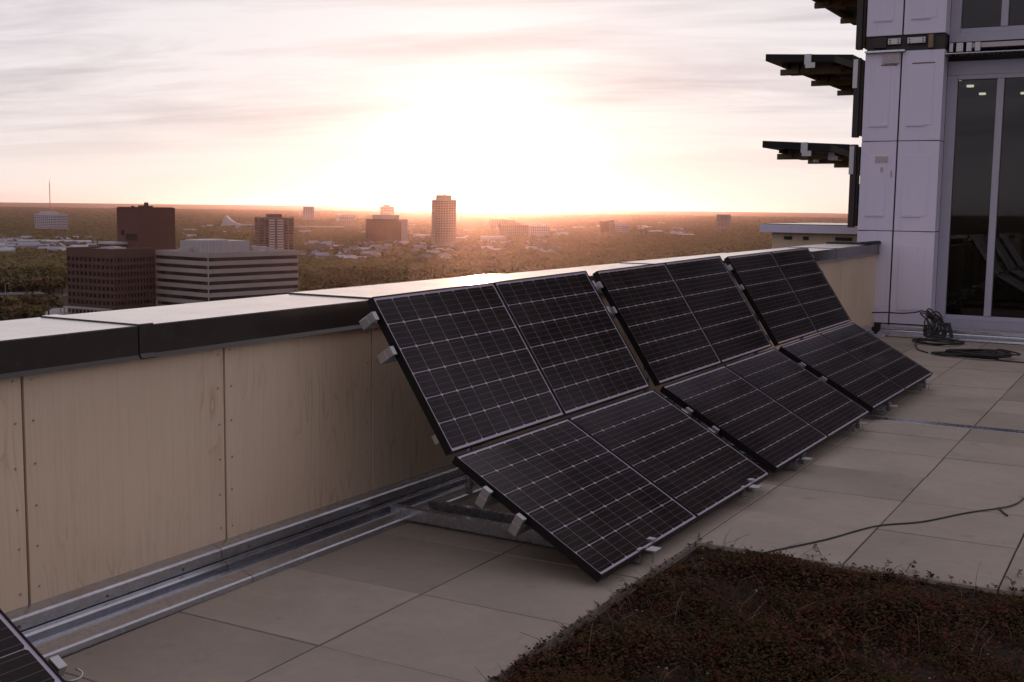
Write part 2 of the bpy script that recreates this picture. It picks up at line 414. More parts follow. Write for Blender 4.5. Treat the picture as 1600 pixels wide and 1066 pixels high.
# ------------------------------------------------------------------ far buildings
def hdir(px):
    """plan direction of the column of air seen at that bearing near the horizon"""
    d = ray(px, 340.); v = Vector((d.x, d.y, 0)); return v.normalized()
FOOT = []
class Bld:
    def __init__(s, name, label, pl, pc, pr, D, theta, top_py, cat='building', group=None, wy=None, base=GZ):
        dc = hdir(pc); s.P = Vector((CAM.x, CAM.y, 0)) + dc * D
        right = Vector((dc.y, -dc.x, 0)); th = math.radians(theta)
        dR = right * math.cos(th) + dc * math.sin(th); dL = -right * math.sin(th) + dc * math.cos(th)
        def hit(px, dd):
            e = hdir(px); o = Vector((CAM.x, CAM.y, 0)); w = s.P - o
            # o + a e = P + b dd
            den = e.x * (-dd.y) - e.y * (-dd.x); b = (e.x * w.y - e.y * w.x) / (e.y * dd.x - e.x * dd.y)
            return abs(b)
        s.wx = hit(pr, dR); s.wy = wy if wy else hit(pl, dL)
        # top height from the corner's bearing
        d = ray(pc, top_py); s.zt = CAM.z + d.z / math.hypot(d.x, d.y) * D
        s.h = s.zt - base
        s.root = thing(name, label, cat, Matrix.Translation((s.P.x, s.P.y, base)) @ Matrix.Rotation(math.atan2(dR.y, dR.x), 4, 'Z'), group=group)
        c = s.P + dR * s.wx / 2 + dL * s.wy / 2; FOOT.append((c.x, c.y, max(s.wx, s.wy) * .62))
        s.D = D; s.mpp = D / F_PX
    def band_walls(s, mt, rows, colsx, colsy, wmat=M_WINFAR, band=.45, pier=.35, z0=0., rec=.35, indiv=False, base_h=4., top_h=1.5, name='window'):
        """storeys of recessed windows between spandrel bands and piers"""
        h = s.h; ph = (h - base_h - top_h) / rows
        core = MB().box(rec, s.wx - rec, rec, s.wy - rec, 0, h - .5); core.build('core', wmat if not indiv else M_CORE, s.root)
        w = MB()
        bh = ph * band
        w.box(0, s.wx, 0, s.wy, 0, base_h)
        for i in range(rows):
            z = base_h + i * ph
            w.box(0, s.wx, 0, s.wy, z + ph - bh, z + ph)
        w.box(.01, s.wx - .01, .01, s.wy - .01, h - top_h - .02, h)
        px_, py_ = s.wx / max(colsx, 1), s.wy / max(colsy, 1)
        if pier > 0:
            for i in range(colsx + 1):
                cx = i * px_; hw = px_ * pier / 2
                a, b = max(.02, cx - hw), min(s.wx - .02, cx + hw)
                w.box(a, b, .03, rec + .1, base_h - .1, h - .6); w.box(a, b, s.wy - rec - .1, s.wy - .03, base_h - .1, h - .6)
            for i in range(colsy + 1):
                cy = i * py_; hw = py_ * pier / 2
                a, b = max(.05, cy - hw), min(s.wy - .05, cy + hw)
                w.box(.03, rec + .1, a, b, base_h - .1, h - .6); w.box(s.wx - rec - .1, s.wx - .03, a, b, base_h - .1, h - .6)
        w.build('wall', mt, s.root)
        if indiv:
            ww, wh = px_ * (1 - pier), ph - bh
            mA = MB().box(-.5, .5, 0, .08, -.5, .5).mesh('window', wmat); mBm = MB().box(0, .08, -.5, .5, -.5, .5).mesh('window', wmat)
            ww2 = py_ * (1 - pier)
            for i in range(rows):
                zc = base_h + i * ph + wh / 2
                for j in range(colsx):
                    o = link('window', mA, s.root, ((j + .5) * px_, rec - .12 - rnd.random() * .06, zc)); o.scale = (ww * 1.02, 1, wh * 1.02)
                for j in range(colsy):
                    o = link('window', mBm, s.root, (rec - .12 - rnd.random() * .06, (j + .5) * py_, zc)); o.scale = (1, ww2 * 1.02, wh * 1.02)
        return s
    def roof(s, mt=M_ROOFGREY, parapet=.9, wallmat=None):
        r = MB().box(.6, s.wx - .6, .6, s.wy - .6, s.h - .3, s.h + .05).build('roof', mt, s.root)
        if wallmat:
            p = MB(); w = .5
            p.box(0, s.wx, 0, w, s.h + .002, s.h + parapet); p.box(0, s.wx, s.wy - w, s.wy, s.h + .002, s.h + parapet)
            p.box(0, w, w, s.wy - w, s.h + .002, s.h + parapet); p.box(s.wx - w, s.wx, w, s.wy - w, s.h + .002, s.h + parapet)
            p.build('parapet', wallmat, s.root)
        return r
    def block(s, name, x0, x1, y0, y1, z0, z1, mt, parent=None):
        return MB().box(x0 * s.wx, x1 * s.wx, y0 * s.wy, y1 * s.wy, z0, z1).build(name, mt, parent or s.root)

# brick office with a grid of square windows
b = Bld('brick_office', 'red brown brick office block with a grid of small dark square windows', 102, 176, 241, 655, 42, 392.5)
b.band_walls(M_BRICK, 7, 13, 11, band=.44, pier=.34, rec=.6, indiv=True, base_h=5.2, top_h=2.2)
b.roof(M_ROOFGREY, 1.0, M_BRICK)
for (x0, x1, y0, y1, hh) in ((.2, .35, .3, .45, 1.6), (.5, .7, .35, .5, 1.2), (.1, .16, .1, .2, .9), (.75, .85, .6, .75, 1.4)):
    b.block('roof_unit', x0, x1, y0, y1, b.h + .05, b.h + hh, M_PLANT)
c = MB().box(-7, -.02, .05 * b.wy, .96 * b.wy, 3.0, 3.5); c.build('entrance_canopy', M_PRECAST, b.root)
c = MB()
for i in range(12): c.box(-6.8, -6.4, (.07 + i * .079) * b.wy, (.07 + i * .079) * b.wy + .4, 0, 3.0)
c.build('canopy_posts', M_PRECAST, b.root, kind='stuff')

# tall blank brick tower behind
b = Bld('brick_tower', 'tall blank dark red brick tower rising behind the brick office', 182.5, 218, 273.5, 800, 40, 324.5)
MB().box(0, b.wx, 0, b.wy, 0, b.h).build('wall', M_BRICK2, b.root)
b.block('roof', .03, .97, .03, .97, b.h + .002, b.h + .3, M_CORE)
for (x0, x1, y0, y1, hh) in ((.15, .24, .1, .3, 1.4), (.27, .33, .12, .22, 3.4), (.36, .44, .1, .2, 1.2), (.0, .05, .3, .36, 1.0)):
    b.block('roof_unit', x0, x1, y0, y1, b.h + .3, b.h + hh, M_CORE)
for (y0, y1, z0, z1) in ((.12, .62, .62, .70), (.68, .82, .68, .74), (.68, .82, .50, .56), (.68, .82, .36, .42)):
    MB().box(-.08, .1, b.wy * y0, b.wy * y1, b.h * z0, b.h * z1).build('window', M_WINFAR, b.root)
an = MB().box(-.35 * b.wx, -.02, .55 * b.wy, 1.25 * b.wy, 0, b.h - 24).build('annex', M_BRICK2, b.root)
MB().box(-.36 * b.wx, -.03, .54 * b.wy, 1.26 * b.wy, b.h - 23.99, b.h - 22.6).build('annex_roof', M_PALE, an)

# striped office
b = Bld('striped_office', 'pale office block with continuous dark ribbon windows and a rooftop plant room', 241.5, 324, 466, 640, 38, 396.5)
fl = 8; ph = b.h / fl; rec = .5
for i in range(fl):
    z = b.h - (i + 1) * ph
    MB().box(rec, b.wx - rec, rec, b.wy - rec, z + .002, z + ph * .46 - .002).build('ribbon_window', M_WINFAR, b.root)
    MB().box(0, b.wx, 0, b.wy, z + ph * .46, z + ph).build('spandrel_band', M_PRECAST, b.root)
MB().box(-.12, .35, -.12, .35, 0, b.h).build('corner_post', M_PRECAST, b.root)
b.roof(M_ROOFGREY, .5, M_PRECAST)
pl = b.block('plant_room', .08, .62, .30, .66, b.h + .05, b.h + 6.0, M_PLANT)
b.block('plant_room_top', .10, .40, .32, .6, b.h + 6.0, b.h + 6.8, M_PALE, pl)
for i in range(7):
    b.block('cladding_rib', .09 + i * .075, .096 + i * .075, .294, .2995, b.h + .3, b.h + 5.8, M_PALE, pl)
for (x0, x1, y0, y1, hh) in ((.66, .74, .3, .4, 1.8), (.8, .84, .2, .3, 1.0), (.70, .78, .55, .65, 1.3), (.02, .06, .4, .6, 1.2), (.88, .95, .5, .7, 1.1)):
    b.block('roof_unit', x0, x1, y0, y1, b.h + .05, b.h + hh + 1, M_PLANT)

# balcony tower
b = Bld('apartment_tower', 'dark apartment tower with pale balcony columns behind the striped office', 400.5, 404, 459.5, 1400, 12, 339.5, wy=22)
b.band_walls(facade('dark concrete frame', (.15, .12, .10)), 13, 6, 3, band=.34, pier=.22, rec=.9, base_h=5, top_h=1.8)
for f0 in (.28, .52):
    for i in range(13):
        z = 5 + i * (b.h - 6.8) / 13
        MB().box(b.wx * f0, b.wx * (f0 + .17), -1.3, -.02, z + .4, z + 1.9).build('balcony', M_PALE, b.root)
b.roof(); b.block('penthouse', .3, .68, .2, .8, b.h + .05, b.h + 3.8, M_BROWN)

# white office and mast
b = Bld('white_office', 'white mid-rise office block among trees, below the radio mast', 54, 82, 106, 2500, 30, 334.5)
b.band_walls(M_PALE, 9, 12, 9, band=.5, pier=.25, rec=.5, base_h=5, top_h=2)
b.roof(); b.block('penthouse', .1, .75, .3, .8, b.h + .05, b.h + 4.5, M_PALE)
pm = Vector((CAM.x, CAM.y, 0)) + hdir(79) * 6500
dd = ray(79, 279); ztop = CAM.z + dd.z / math.hypot(dd.x, dd.y) * 6500
r = thing('radio_mast', 'thin red lattice radio mast rising above the horizon', 'mast', loc=(pm.x, pm.y, GZ))
hm = ztop - GZ; m = MB()
for k in range(3):
    a = 2.1 * k; m.tube([(2.0 * math.cos(a), 2.0 * math.sin(a), 0), (1.3 * math.cos(a), 1.3 * math.sin(a), hm * .88)], .75, 5)
for i in range(40):
    z = hm * .88 * i / 40; z2 = hm * .88 * (i + 1) / 40; q = 2.0 - .7 * i / 40
    for k in range(3):
        a, a2 = 2.1 * k, 2.1 * (k + 1)
        m.tube([(q * math.cos(a), q * math.sin(a), z), (q * math.cos(a2), q * math.sin(a2), z2)], .3, 4)
m.build('lattice', facade('mast red', (.45, .12, .07)), r)
MB().tube([(0, 0, hm * .87), (0, 0, hm)], [1.0, .5], 6).build('antenna', facade('mast white', (.6, .5, .45)), r)
MB().box(-50, 50, -12, 12, 0, 9).build('base_building', M_PALE, r)

# white sail-roofed hall
ps = on_z(372, 356, GZ); r = thing('sail_roof_hall', 'low white hall with a pointed sail shaped roof', 'building', Matrix.Translation(ps) @ Matrix.Rotation(YAW + .06, 4, 'Z'))
FOOT.append((ps.x, ps.y, 60))
prof = [(-44, 0), (-44, 4), (-34, 30), (-31, 31), (-22, 21), (-10, 12.5), (4, 9), (6, 0)]
MB().prism([(a, z) for a, z in prof], 0, 34, 'y').build('sail_roof', M_PALE, r)
MB().box(6.02, 62, 2, 30, 0, 8.5).build('wing', M_PALE, r)
MB().box(6.2, 61, 1.9, 2.2, 2.2, 5).build('window_band', M_WINFAR, r)

# brown wide block
b = Bld('brown_office', 'wide brown office slab with a pale end wall beside the tall tower', 571.5, 627, 637, 1830, 62, 343)
b.band_walls(M_BROWN, 11, 4, 16, band=.5, pier=.3, rec=.4, base_h=6, top_h=2)
MB().box(.5, b.wx - .5, -.25, -.02, 2, b.h - 1).build('end_wall', M_PRECAST, b.root)
MB().box(-3, -.02, -.2, b.wy + 3, 3.2, 5.0).build('podium_canopy', M_PRECAST, b.root)
b.roof(); b.block('penthouse', .2, .8, .2, .85, b.h + .05, b.h + 6.5, M_PLANT)

# tall tower in front of the sun
b = Bld('tall_apartment_tower', 'tall slim many-storey tower standing against the setting sun', 675.5, 680, 713, 1660, 10, 311.5, wy=30)
b.band_walls(M_CREAM, 27, 8, 7, band=.55, pier=.2, rec=.5, base_h=6, top_h=1.5)
b.roof(); b.block('penthouse', .18, .80, .15, .85, b.h + .05, b.h + 6.2, M_CREAM); b.block('roof_mast', .50, .54, .45, .55, b.h + 6.2, b.h + 9.5, M_CORE)

# slab apartments and other far blocks
def far(name, label, pl, pc, pr, D, th, top, mt, rows, cx, cy, pent=0., wy=None):
    b = Bld(name, label, pl, pc, pr, D, th, top, wy=wy)
    b.band_walls(mt, rows, cx, cy, band=.45, pier=.3, rec=.5, base_h=4, top_h=1.5); b.roof()
    if pent: b.block('penthouse', .2, .7, .2, .8, b.h + .05, b.h + pent, mt)
    return b
far('slab_apartments', 'long slab apartment block with pale bays, right of the sun', 779, 782, 826, 2250, 8, 350.5, M_CREAM, 8, 14, 3, 3, wy=20)
far('slab_apartments', 'shorter slab apartment block joined on the right of the long slab', 827, 829, 859, 2290, 8, 352.5, M_PALE, 7, 9, 3, wy=20)
far('hazy_block', 'faint flat block above the long slab apartments in the haze', 765, 768, 806, 3100, 8, 343, M_CREAM, 7, 10, 3, wy=24)
far('mid_rise_block', 'small brown mid rise with a taller stair tower, right of centre', 936, 940, 952, 2750, 12, 346, M_BROWN, 8, 4, 3, wy=20)
far('stair_tower', 'narrow pale tower attached beside the small brown mid rise', 952.5, 953.5, 960, 2790, 8, 343.8, M_PRECAST, 9, 2, 3, wy=14)
far('low_office', 'low pale office wing right of the narrow tower', 961, 963, 983.5, 2800, 8, 351.5, M_PALE, 4, 8, 3, 3, wy=20)
far('lone_tower', 'lone pale grey tower far off above the woods near the white building', 1119.5, 1137, 1142, 3350, 70, 335.5, M_PRECAST, 13, 3, 8)
far('faint_tower', 'faint pale tower near the horizon behind the apartment tower', 473, 475, 491, 4300, 8, 323, M_PALE, 12, 6, 3, wy=26)
far('low_warehouse', 'long pale warehouse roof left of the brown office', 527, 530, 553, 4000, 10, 336, M_PALE, 2, 8, 3, wy=60)
far('hospital_block', 'flat block on the horizon above the brown office', 594, 596, 616, 5200, 8, 322.5, M_PRECAST, 6, 6, 3, 8, wy=40)
far('low_hall', 'low pale hall with flat roof right of the tall tower', 714, 716, 729, 2000, 10, 371.5, M_PALE, 2, 6, 3, wy=30)
far('low_hall', 'low pale hall with flat roof left of the tall tower', 650, 652, 673, 2100, 10, 366.5, M_PALE, 2, 6, 3, wy=40)
far('shopping_hall', 'long low pale roofs at mid distance above the slab apartments left end', 752, 754, 790, 1950, 8, 369.5, M_PALE, 1, 8, 3, wy=30)
far('low_warehouse', 'long low pale building right of the sail roof hall', 461, 463, 540, 2900, 6, 353.5, M_PRECAST, 2, 14, 4, wy=50)

# parking deck and lamp posts at the lower edge of the city
pd = on_z(55, 472, GZ); r = thing('parking_deck', 'dark two level parking deck beside the brick office', 'parking deck', Matrix.Translation(pd) @ Matrix.Rotation(YAW + .55, 4, 'Z'))
FOOT.append((pd.x, pd.y, 30))
for k in range(2): MB().box(-34, 6, -2, 20, k * 2.6 + 1.4, k * 2.6 + 2.2).build('deck_slab', M_TARMAC, r)
m = MB()
for i in range(7):
    for yy in (-1.6, 9, 19): m.box(-33.6 + i * 5.6, -33 + i * 5.6, yy, yy + .5, 0, 4.2)
m.build('columns', M_CORE, r, kind='stuff')
for i, (x, y) in enumerate(((13, 487), (9, 470), (28, 466))):
    p = on_z(x, y, GZ); r = thing('street_lamp', ('tall pale street lamp by the parking lot', 'pale street lamp beyond the parking deck', 'short pale street lamp at the deck corner')[i], 'street lamp', loc=p, group='street lamps by the deck')
    MB().tube([(0, 0, 0), (0, 0, 10)], [.28, .16], 6).build('pole', M_PRECAST, r)
    MB().tube([(0, 0, 9.9), (.8, .2, 10.5), (2.2, .5, 10.6)], .14, 5).build('arm', M_PRECAST, r); MB().box(1.8, 3.0, .3, .8, 10.4, 10.75).build('lamp_head', M_PALE, r)

# ------------------------------------------------------------------ houses
def house_mesh(w, d, h, rh, hip, wm, rm):
    m = MB(); m.box(-w / 2, w / 2, -d / 2, d / 2, 0, h)
    nb = len(m.f); e = .5; y = hip
    b = len(m.v)
    m.v += [(-w / 2 - e, -d / 2 - e, h), (w / 2 + e, -d / 2 - e, h), (w / 2 + e, d / 2 + e, h), (-w / 2 - e, d / 2 + e, h), (-w / 2 - e + y, 0, h + rh), (w / 2 + e - y, 0, h + rh)]
    m.f += [(b, b + 1, b + 5, b + 4), (b + 2, b + 3, b + 4, b + 5), (b + 1, b + 2, b + 5), (b + 3, b, b + 4)]
    m.box(w * .2, w * .2 + .9, -.4, .5, h + rh * .3, h + rh + .9)
    me = m.mesh('house', wm); me.materials.append(rm)
    for i, p in enumerate(me.polygons): p.material_index = 1 if nb <= i < nb + 4 else 0
    return me
HM = [house_mesh(rnd.uniform(9, 15), rnd.uniform(8, 11), rnd.uniform(4.5, 7), rnd.uniform(2.5, 4), rnd.choice((0, 3)), M_WALLS[i % 4], M_ROOFS[i % 5]) for i in range(10)]
HL = [house_mesh(rnd.uniform(26, 44), rnd.uniform(10, 13), rnd.uniform(6, 8), 2.2, 2, M_WALLS[(i * 2) % 4], M_ROOFS[(2, 4, 1)[i % 3]]) for i in range(4)]
HOUSE = []
def houses(n, x0, x1, y0, y1, pool, label, group, ang=None):
    k = tries = 0
    while k < n and tries < n * 30:
        tries += 1
        p = on_z(rnd.uniform(x0, x1), rnd.uniform(y0, y1), GZ)
        if any((p.x - a) ** 2 + (p.y - b) ** 2 < (c + 8) ** 2 for a, b, c in FOOT): continue
        if any((p.x - a) ** 2 + (p.y - b) ** 2 < 17 ** 2 for a, b in HOUSE): continue
        HOUSE.append((p.x, p.y)); k += 1
        o = link('house', rnd.choice(pool), None, p); o.rotation_euler.z = YAW + (ang if ang is not None else rnd.choice((.2, .2 + math.pi / 2, .6))) + rnd.uniform(-.1, .1)
        tag(o, label, 'house', group)
houses(26, -20, 140, 384, 402, HL, 'long pale roofed row house in the cluster left of the brick office', 'row houses at the left', .35)
houses(34, -20, 150, 376, 400, HM, 'small house among trees left of the brick office', 'small houses at the left')
houses(70, 468, 720, 384, 412, HM, 'small house in the neighbourhood below the brown office and tall tower', 'houses below the tall tower')
houses(36, 700, 870, 376, 402, HM, 'small house in the neighbourhood below the slab apartments', 'houses below the slab apartments')
houses(22, 870, 1070, 359, 372, HL + HM, 'low house or shop in the strip below the mid rise blocks', 'low houses at mid distance')
houses(26, 280, 400, 345, 376, HL + HM, 'low house around the sail roof hall', 'low houses near the sail roof')
houses(24, 470, 1100, 345, 372, HL, 'low long building scattered in the far woods', 'far low buildings')

# ------------------------------------------------------------------ trees
def crown_mesh(seed, n=330, rx=5.2, rz=5.0, leaf=1.15):
    g = np.random.default_rng(seed); V = []; Fc = []
    lobes = [(g.normal(0, rx * .42), g.normal(0, rx * .42), g.uniform(-.35, .5) * rz, g.uniform(.42, .68)) for _ in range(9)]
    for i in range(n):
        lx, ly, lz, lr = lobes[i % len(lobes)]
        u = g.normal(size=3); u /= np.linalg.norm(u); q = g.uniform(.55, 1.05)
        p = np.array([lx, ly, lz]) + u * np.array([rx * lr, rx * lr, rz * lr * .85]) * q
        a = g.normal(size=3); a /= np.linalg.norm(a); b2 = np.cross(a, u + g.normal(size=3) * .4); b2 /= np.linalg.norm(b2) + 1e-6
        s = leaf * g.uniform(.6, 1.4); k = len(V)
        V += [tuple(p - a * s), tuple(p + b2 * s * .7), tuple(p + a * s), tuple(p - b2 * s * .7 + u * s * .3)]
        Fc += [(k, k + 1, k + 2), (k, k + 2, k + 3)]
    me = bpy.data.meshes.new('crown'); me.from_pydata(V, [], Fc); me.materials.append(M_LEAF); return me
CROWNS = [crown_mesh(s) for s in range(6)]
def trunk_mesh(seed):
    g = random.Random(seed); m = MB()
    m.tube([(0, 0, -.3), (.1, 0, 3), (.2, .1, 6.5), (.2, .2, 9)], [.45, .36, .26, .1], 6)
    for k in range(4):
        a = k * 1.6 + g.random(); m.tube([(.1, 0, 4 + k * .7), (1.6 * math.cos(a), 1.6 * math.sin(a), 6 + k * .6), (3 * math.cos(a), 3 * math.sin(a), 8.2 + k * .4)], [.2, .14, .05], 5)
    return m.mesh('trunk', M_TRUNK)
TRUNKS = [trunk_mesh(s) for s in range(3)]

COPE = lambda x: 500 - x * .098 + 4           # below this line the coping hides the city
def free_spot(p, rad):
    for a, b, c in FOOT:
        if (p.x - a) ** 2 + (p.y - b) ** 2 < (c + rad) ** 2: return False
    return True
HG = {}
for a, b in HOUSE: HG.setdefault((int(a // 40), int(b // 40)), []).append((a, b))
def near_house(p, rad):
    i, j = int(p.x // 40), int(p.y // 40)
    for q in range(i - 1, i + 2):
        for w in range(j - 1, j + 2):
            for a, b in HG.get((q, w), ()):
                if (p.x - a) ** 2 + (p.y - b) ** 2 < rad * rad: return True
    return False
def in_lot(px, py): return (72 < px < 250 and py > 472) or (px < 112 and 459 < py < 481)
cands = []
D = 600.
while D < 13000:
    sp = max(10.5, D * .0052)
    wpx = sp * F_PX / D
    x = -60. + rnd.random() * wpx
    while x < 1400:
        xx = x + rnd.uniform(-.45, .45) * wpx; DD = D + rnd.uniform(-.5, .5) * sp
        x += wpx
        e = hdir(xx); p = Vector((CAM.x, CAM.y, GZ)) + Vector((e.x, e.y, 0)) * DD
        hy = 315 + xx * .01318
        py = hy + F_PX * 59.7 / DD
        if py - 8 * F_PX / DD > COPE(xx) + 4 or in_lot(xx, py): continue
        if D > 1150 and rnd.random() < .10: continue
        if 100 < xx < 464 and DD < 1150: continue
        if not free_spot(p, 3) or near_house(p, 11): continue
        # clearings: the built-up neighbourhoods are thinner
        if ((380 < py < 412 and 468 < xx < 860) or (378 < py < 404 and xx < 150)) and rnd.random() < .5: continue
        cands.append((DD, xx, p, sp))
    D += sp * .95
cands.sort(key=lambda q: q[0])
near = [c for c in cands if -20 < c[1] < 1320][:300]; ns = set(id(c) for c in near); rest = [c for c in cands if id(c) not in ns]
for DD, xx, p, sp in near:
    where = None
    for lim, wd in ((120, 'beside the brick office'), (500, 'close against the striped office'), (560, 'a little right of the striped office'), (640, 'below the brown office'), (720, 'below the tall tower'), (800, 'below the slab apartments'), (900, 'behind the second panel column'), (1400, 'behind the far panel columns')):
        if where is None and xx < lim: where = wd
    _ = 'beside the brick office' if xx < 120 else ('in the wooded belt right of the striped office' if xx < 760 else 'in the wooded belt beyond the solar panels')
    r = thing('tree', 'leafy olive brown tree ' + where, 'tree', loc=p, group='trees ' + where)
    s = rnd.uniform(.65, 1.05); r.rotation_euler.z = rnd.random() * 6.28; r.scale = (s * rnd.uniform(1.1, 1.4), s * rnd.uniform(1.1, 1.4), s)
    link('trunk', rnd.choice(TRUNKS), r); link('crown', rnd.choice(CROWNS), r, (0, 0, 9.2))
# the rest of the woods: one object, instanced crowns
me = bpy.data.meshes.new('woodland'); me.from_pydata([tuple(q[2]) for q in rest], [], [])
a1 = me.attributes.new('scl', 'FLOAT_VECTOR', 'POINT'); a2 = me.attributes.new('rot', 'FLOAT', 'POINT')
sc = np.array([(max(4.6, min(q[3] * .6, 14)) * rnd.uniform(.75, 1.25), max(4.6, min(q[3] * .6, 14)) * rnd.uniform(.75, 1.25), 3.3 * rnd.uniform(.6, 1.35)) for q in rest], dtype=np.float32)
me.attributes['scl'].data.foreach_set('vector', sc.ravel()); me.attributes['rot'].data.foreach_set('value', nrng.uniform(0, 6.28, len(rest)).astype(np.float32))
wood = link('woodland', me, kind='stuff'); wood['label'] = 'olive brown autumn woodland spreading to the horizon'; wood['category'] = 'woodland'
ng = bpy.data.node_groups.new('woodland', 'GeometryNodeTree')
ng.interface.new_socket('Geometry', in_out='INPUT', socket_type='NodeSocketGeometry'); ng.interface.new_socket('Geometry', in_out='OUTPUT', socket_type='NodeSocketGeometry')
N = ng.nodes; L = ng.links
gi = N.new('NodeGroupInput'); go = N.new('NodeGroupOutput')
ico = N.new('GeometryNodeMeshIcoSphere'); ico.inputs['Subdivisions'].default_value = 3; ico.inputs['Radius'].default_value = 1.
joins = N.new('GeometryNodeJoinGeometry')
for k in range(4):
    pos = N.new('GeometryNodeInputPosition'); nz = N.new('ShaderNodeTexNoise'); nz.noise_dimensions = '4D'
    nz.inputs['Scale'].default_value = 1.9; nz.inputs['Detail'].default_value = 4; nz.inputs['Roughness'].default_value = .7
    nz.inputs['W'].default_value = k * 7.3; L.new(pos.outputs[0], nz.inputs['Vector'])
    mr = N.new('ShaderNodeMapRange'); mr.inputs['From Min'].default_value = .25; mr.inputs['From Max'].default_value = .75; mr.inputs['To Min'].default_value = .35; mr.inputs['To Max'].default_value = 1.45
    L.new(nz.outputs[0], mr.inputs['Value'])
    vs = N.new('ShaderNodeVectorMath'); vs.operation = 'SCALE'; L.new(pos.outputs[0], vs.inputs[0]); L.new(mr.outputs[0], vs.inputs['Scale'])
    va = N.new('ShaderNodeVectorMath'); va.operation = 'ADD'; L.new(vs.outputs[0], va.inputs[0]); va.inputs[1].default_value = (0, 0, 1.05)
    sp_ = N.new('GeometryNodeSetPosition'); L.new(ico.outputs[0], sp_.inputs['Geometry']); L.new(va.outputs[0], sp_.inputs['Position'])
    sm = N.new('GeometryNodeSetMaterial'); sm.inputs['Material'].default_value = M_LEAF; L.new(sp_.outputs[0], sm.inputs[0])
    gti = N.new('GeometryNodeGeometryToInstance'); L.new(sm.outputs[0], gti.inputs[0]); L.new(gti.outputs[0], joins.inputs[0])
iop = N.new('GeometryNodeInstanceOnPoints'); L.new(gi.outputs[0], iop.inputs['Points']); L.new(joins.outputs[0], iop.inputs['Instance'])
iop.inputs['Pick Instance'].default_value = True
ri = N.new('FunctionNodeRandomValue'); ri.data_type = 'INT'; ri.inputs[4].default_value = 0; ri.inputs[5].default_value = 3; L.new(ri.outputs[2], iop.inputs['Instance Index'])
na = N.new('GeometryNodeInputNamedAttribute'); na.data_type = 'FLOAT_VECTOR'; na.inputs[0].default_value = 'scl'; L.new(na.outputs[0], iop.inputs['Scale'])
nb_ = N.new('GeometryNodeInputNamedAttribute'); nb_.data_type = 'FLOAT'; nb_.inputs[0].default_value = 'rot'
cx = N.new('ShaderNodeCombineXYZ'); L.new(nb_.outputs[0], cx.inputs[2]); L.new(cx.outputs[0], iop.inputs['Rotation'])
L.new(iop.outputs[0], go.inputs[0])
md = wood.modifiers.new('woodland', 'NODES'); md.node_group = ng

# ------------------------------------------------------------------ haze
hz = MB().box(-28000, 28000, -28000, 28000, GZ - 60, 140).mesh('haze', None)
hm_, ht, hp = mat('haze air'); ht.n.remove(hp)
pv = ht.add('ShaderNodeVolumePrincipled'); pv.inputs['Color'].default_value = (.72, .55, .62, 1)
HAZE = 1.6e-5
pv.inputs['Density'].default_value = HAZE; pv.inputs['Anisotropy'].default_value = .89
ht.l.new(pv.outputs[0], ht.n['Material Output'].inputs['Volume'])
hz.materials.append(hm_); ho = link('haze', hz, kind='stuff')

# ------------------------------------------------------------------ roof terrace
deck = MB().box(-1.45, 9, -4, 17.4, -.6, -.09).build('roof_deck', M_MEMB); structure('roof_deck', deck)
terr = bpy.data.objects.new('terrace_paving', None); COL.objects.link(terr); terr['kind'] = 'structure'
XJ = [-1.118, -.378, .365, 1.117, 1.822, 2.56, 3.30, 4.04]
YJ = [-.10, .62, 1.34, 2.06, 2.782, 3.465, 4.185, 4.90, 5.612, 6.37, 7.09, 7.81, 8.53, 9.25, 9.80, 9.96, 10.80, 11.52, 12.24, 12.96, 13.67, 14.39, 15.12, 15.85, 16.60]
PG = .0042
pmesh = {}
for j in range(len(YJ) - 1):
    if abs(YJ[j] - 9.80) < .01: continue
    for i in range(len(XJ) - 1):
        if XJ[i] > .3 and YJ[j + 1] < 5.7: continue
        w, dd_ = XJ[i + 1] - XJ[i] - 2 * PG, YJ[j + 1] - YJ[j] - 2 * PG
        key = (round(w, 3), round(dd_, 3))
        if key not in pmesh: pmesh[key] = MB().box(-w / 2, w / 2, -dd_ / 2, dd_ / 2, -.05, 0).mesh('paver', M_PAVER, bevel=.0022)
        o = link('paver', pmesh[key], terr, ((XJ[i] + XJ[i + 1]) / 2, (YJ[j] + YJ[j + 1]) / 2, rnd.uniform(-.0025, .0025)))
        o.rotation_euler = (rnd.uniform(-.0015, .0015), rnd.uniform(-.0015, .0015), rnd.uniform(-.002, .002))
st = MB().box(-1.1, 4.0, 9.806, 9.954, -.05, .004).build('expansion_strip', M_GALV, terr, bevel=.002)

# ------------------------------------------------------------------ parapet wall
PW = Matrix.Translation((-1.34, 3.0, 0)) @ Matrix.Rotation(-.0114, 4, 'Z')
wall = thing('parapet_wall', 'low parapet wall clad in pale plywood with dark bronze metal coping', 'wall', PW)
Y0, Y1 = -3.5, 14.06
MB().box(-.56, -.056, Y0, Y1, -.5, 1.14).build('wall_core', M_CORE, wall)
SEAMS = [2.935 - 1.1 * k for k in (5, 4, 3, 2, 1)] + [2.935, 4.015, 5.143] + [5.143 + 1.105 * k for k in range(1, 12)]
for k in range(len(SEAMS) - 1):
    a, b2 = SEAMS[k] - 3 + .006, SEAMS[k + 1] - 3 - .006
    if a > Y1 - .05: break
    b2 = min(b2, Y1 - .02)
    o = MB().box(-.050, -.032, a - (a + b2) / 2, b2 - (a + b2) / 2, -.46, .62).build('plywood_panel', M_PLY, wall, bevel=.0015, loc=(0, (a + b2) / 2, .55))
    sc_ = MB()
    for yy in (a + .035, b2 - .035):
        for q in range(6):
            zz = .20 + q * .165 + rnd.uniform(-.008, .008); yc = yy - (a + b2) / 2 + rnd.uniform(-.004, .004)
            sc_.tube([(-.033, yc, zz - .55), (-.0285, yc, zz - .55)], .0045, 6)
    sc_.build('screws', M_ALU, o, kind='stuff')
CT = 1.189
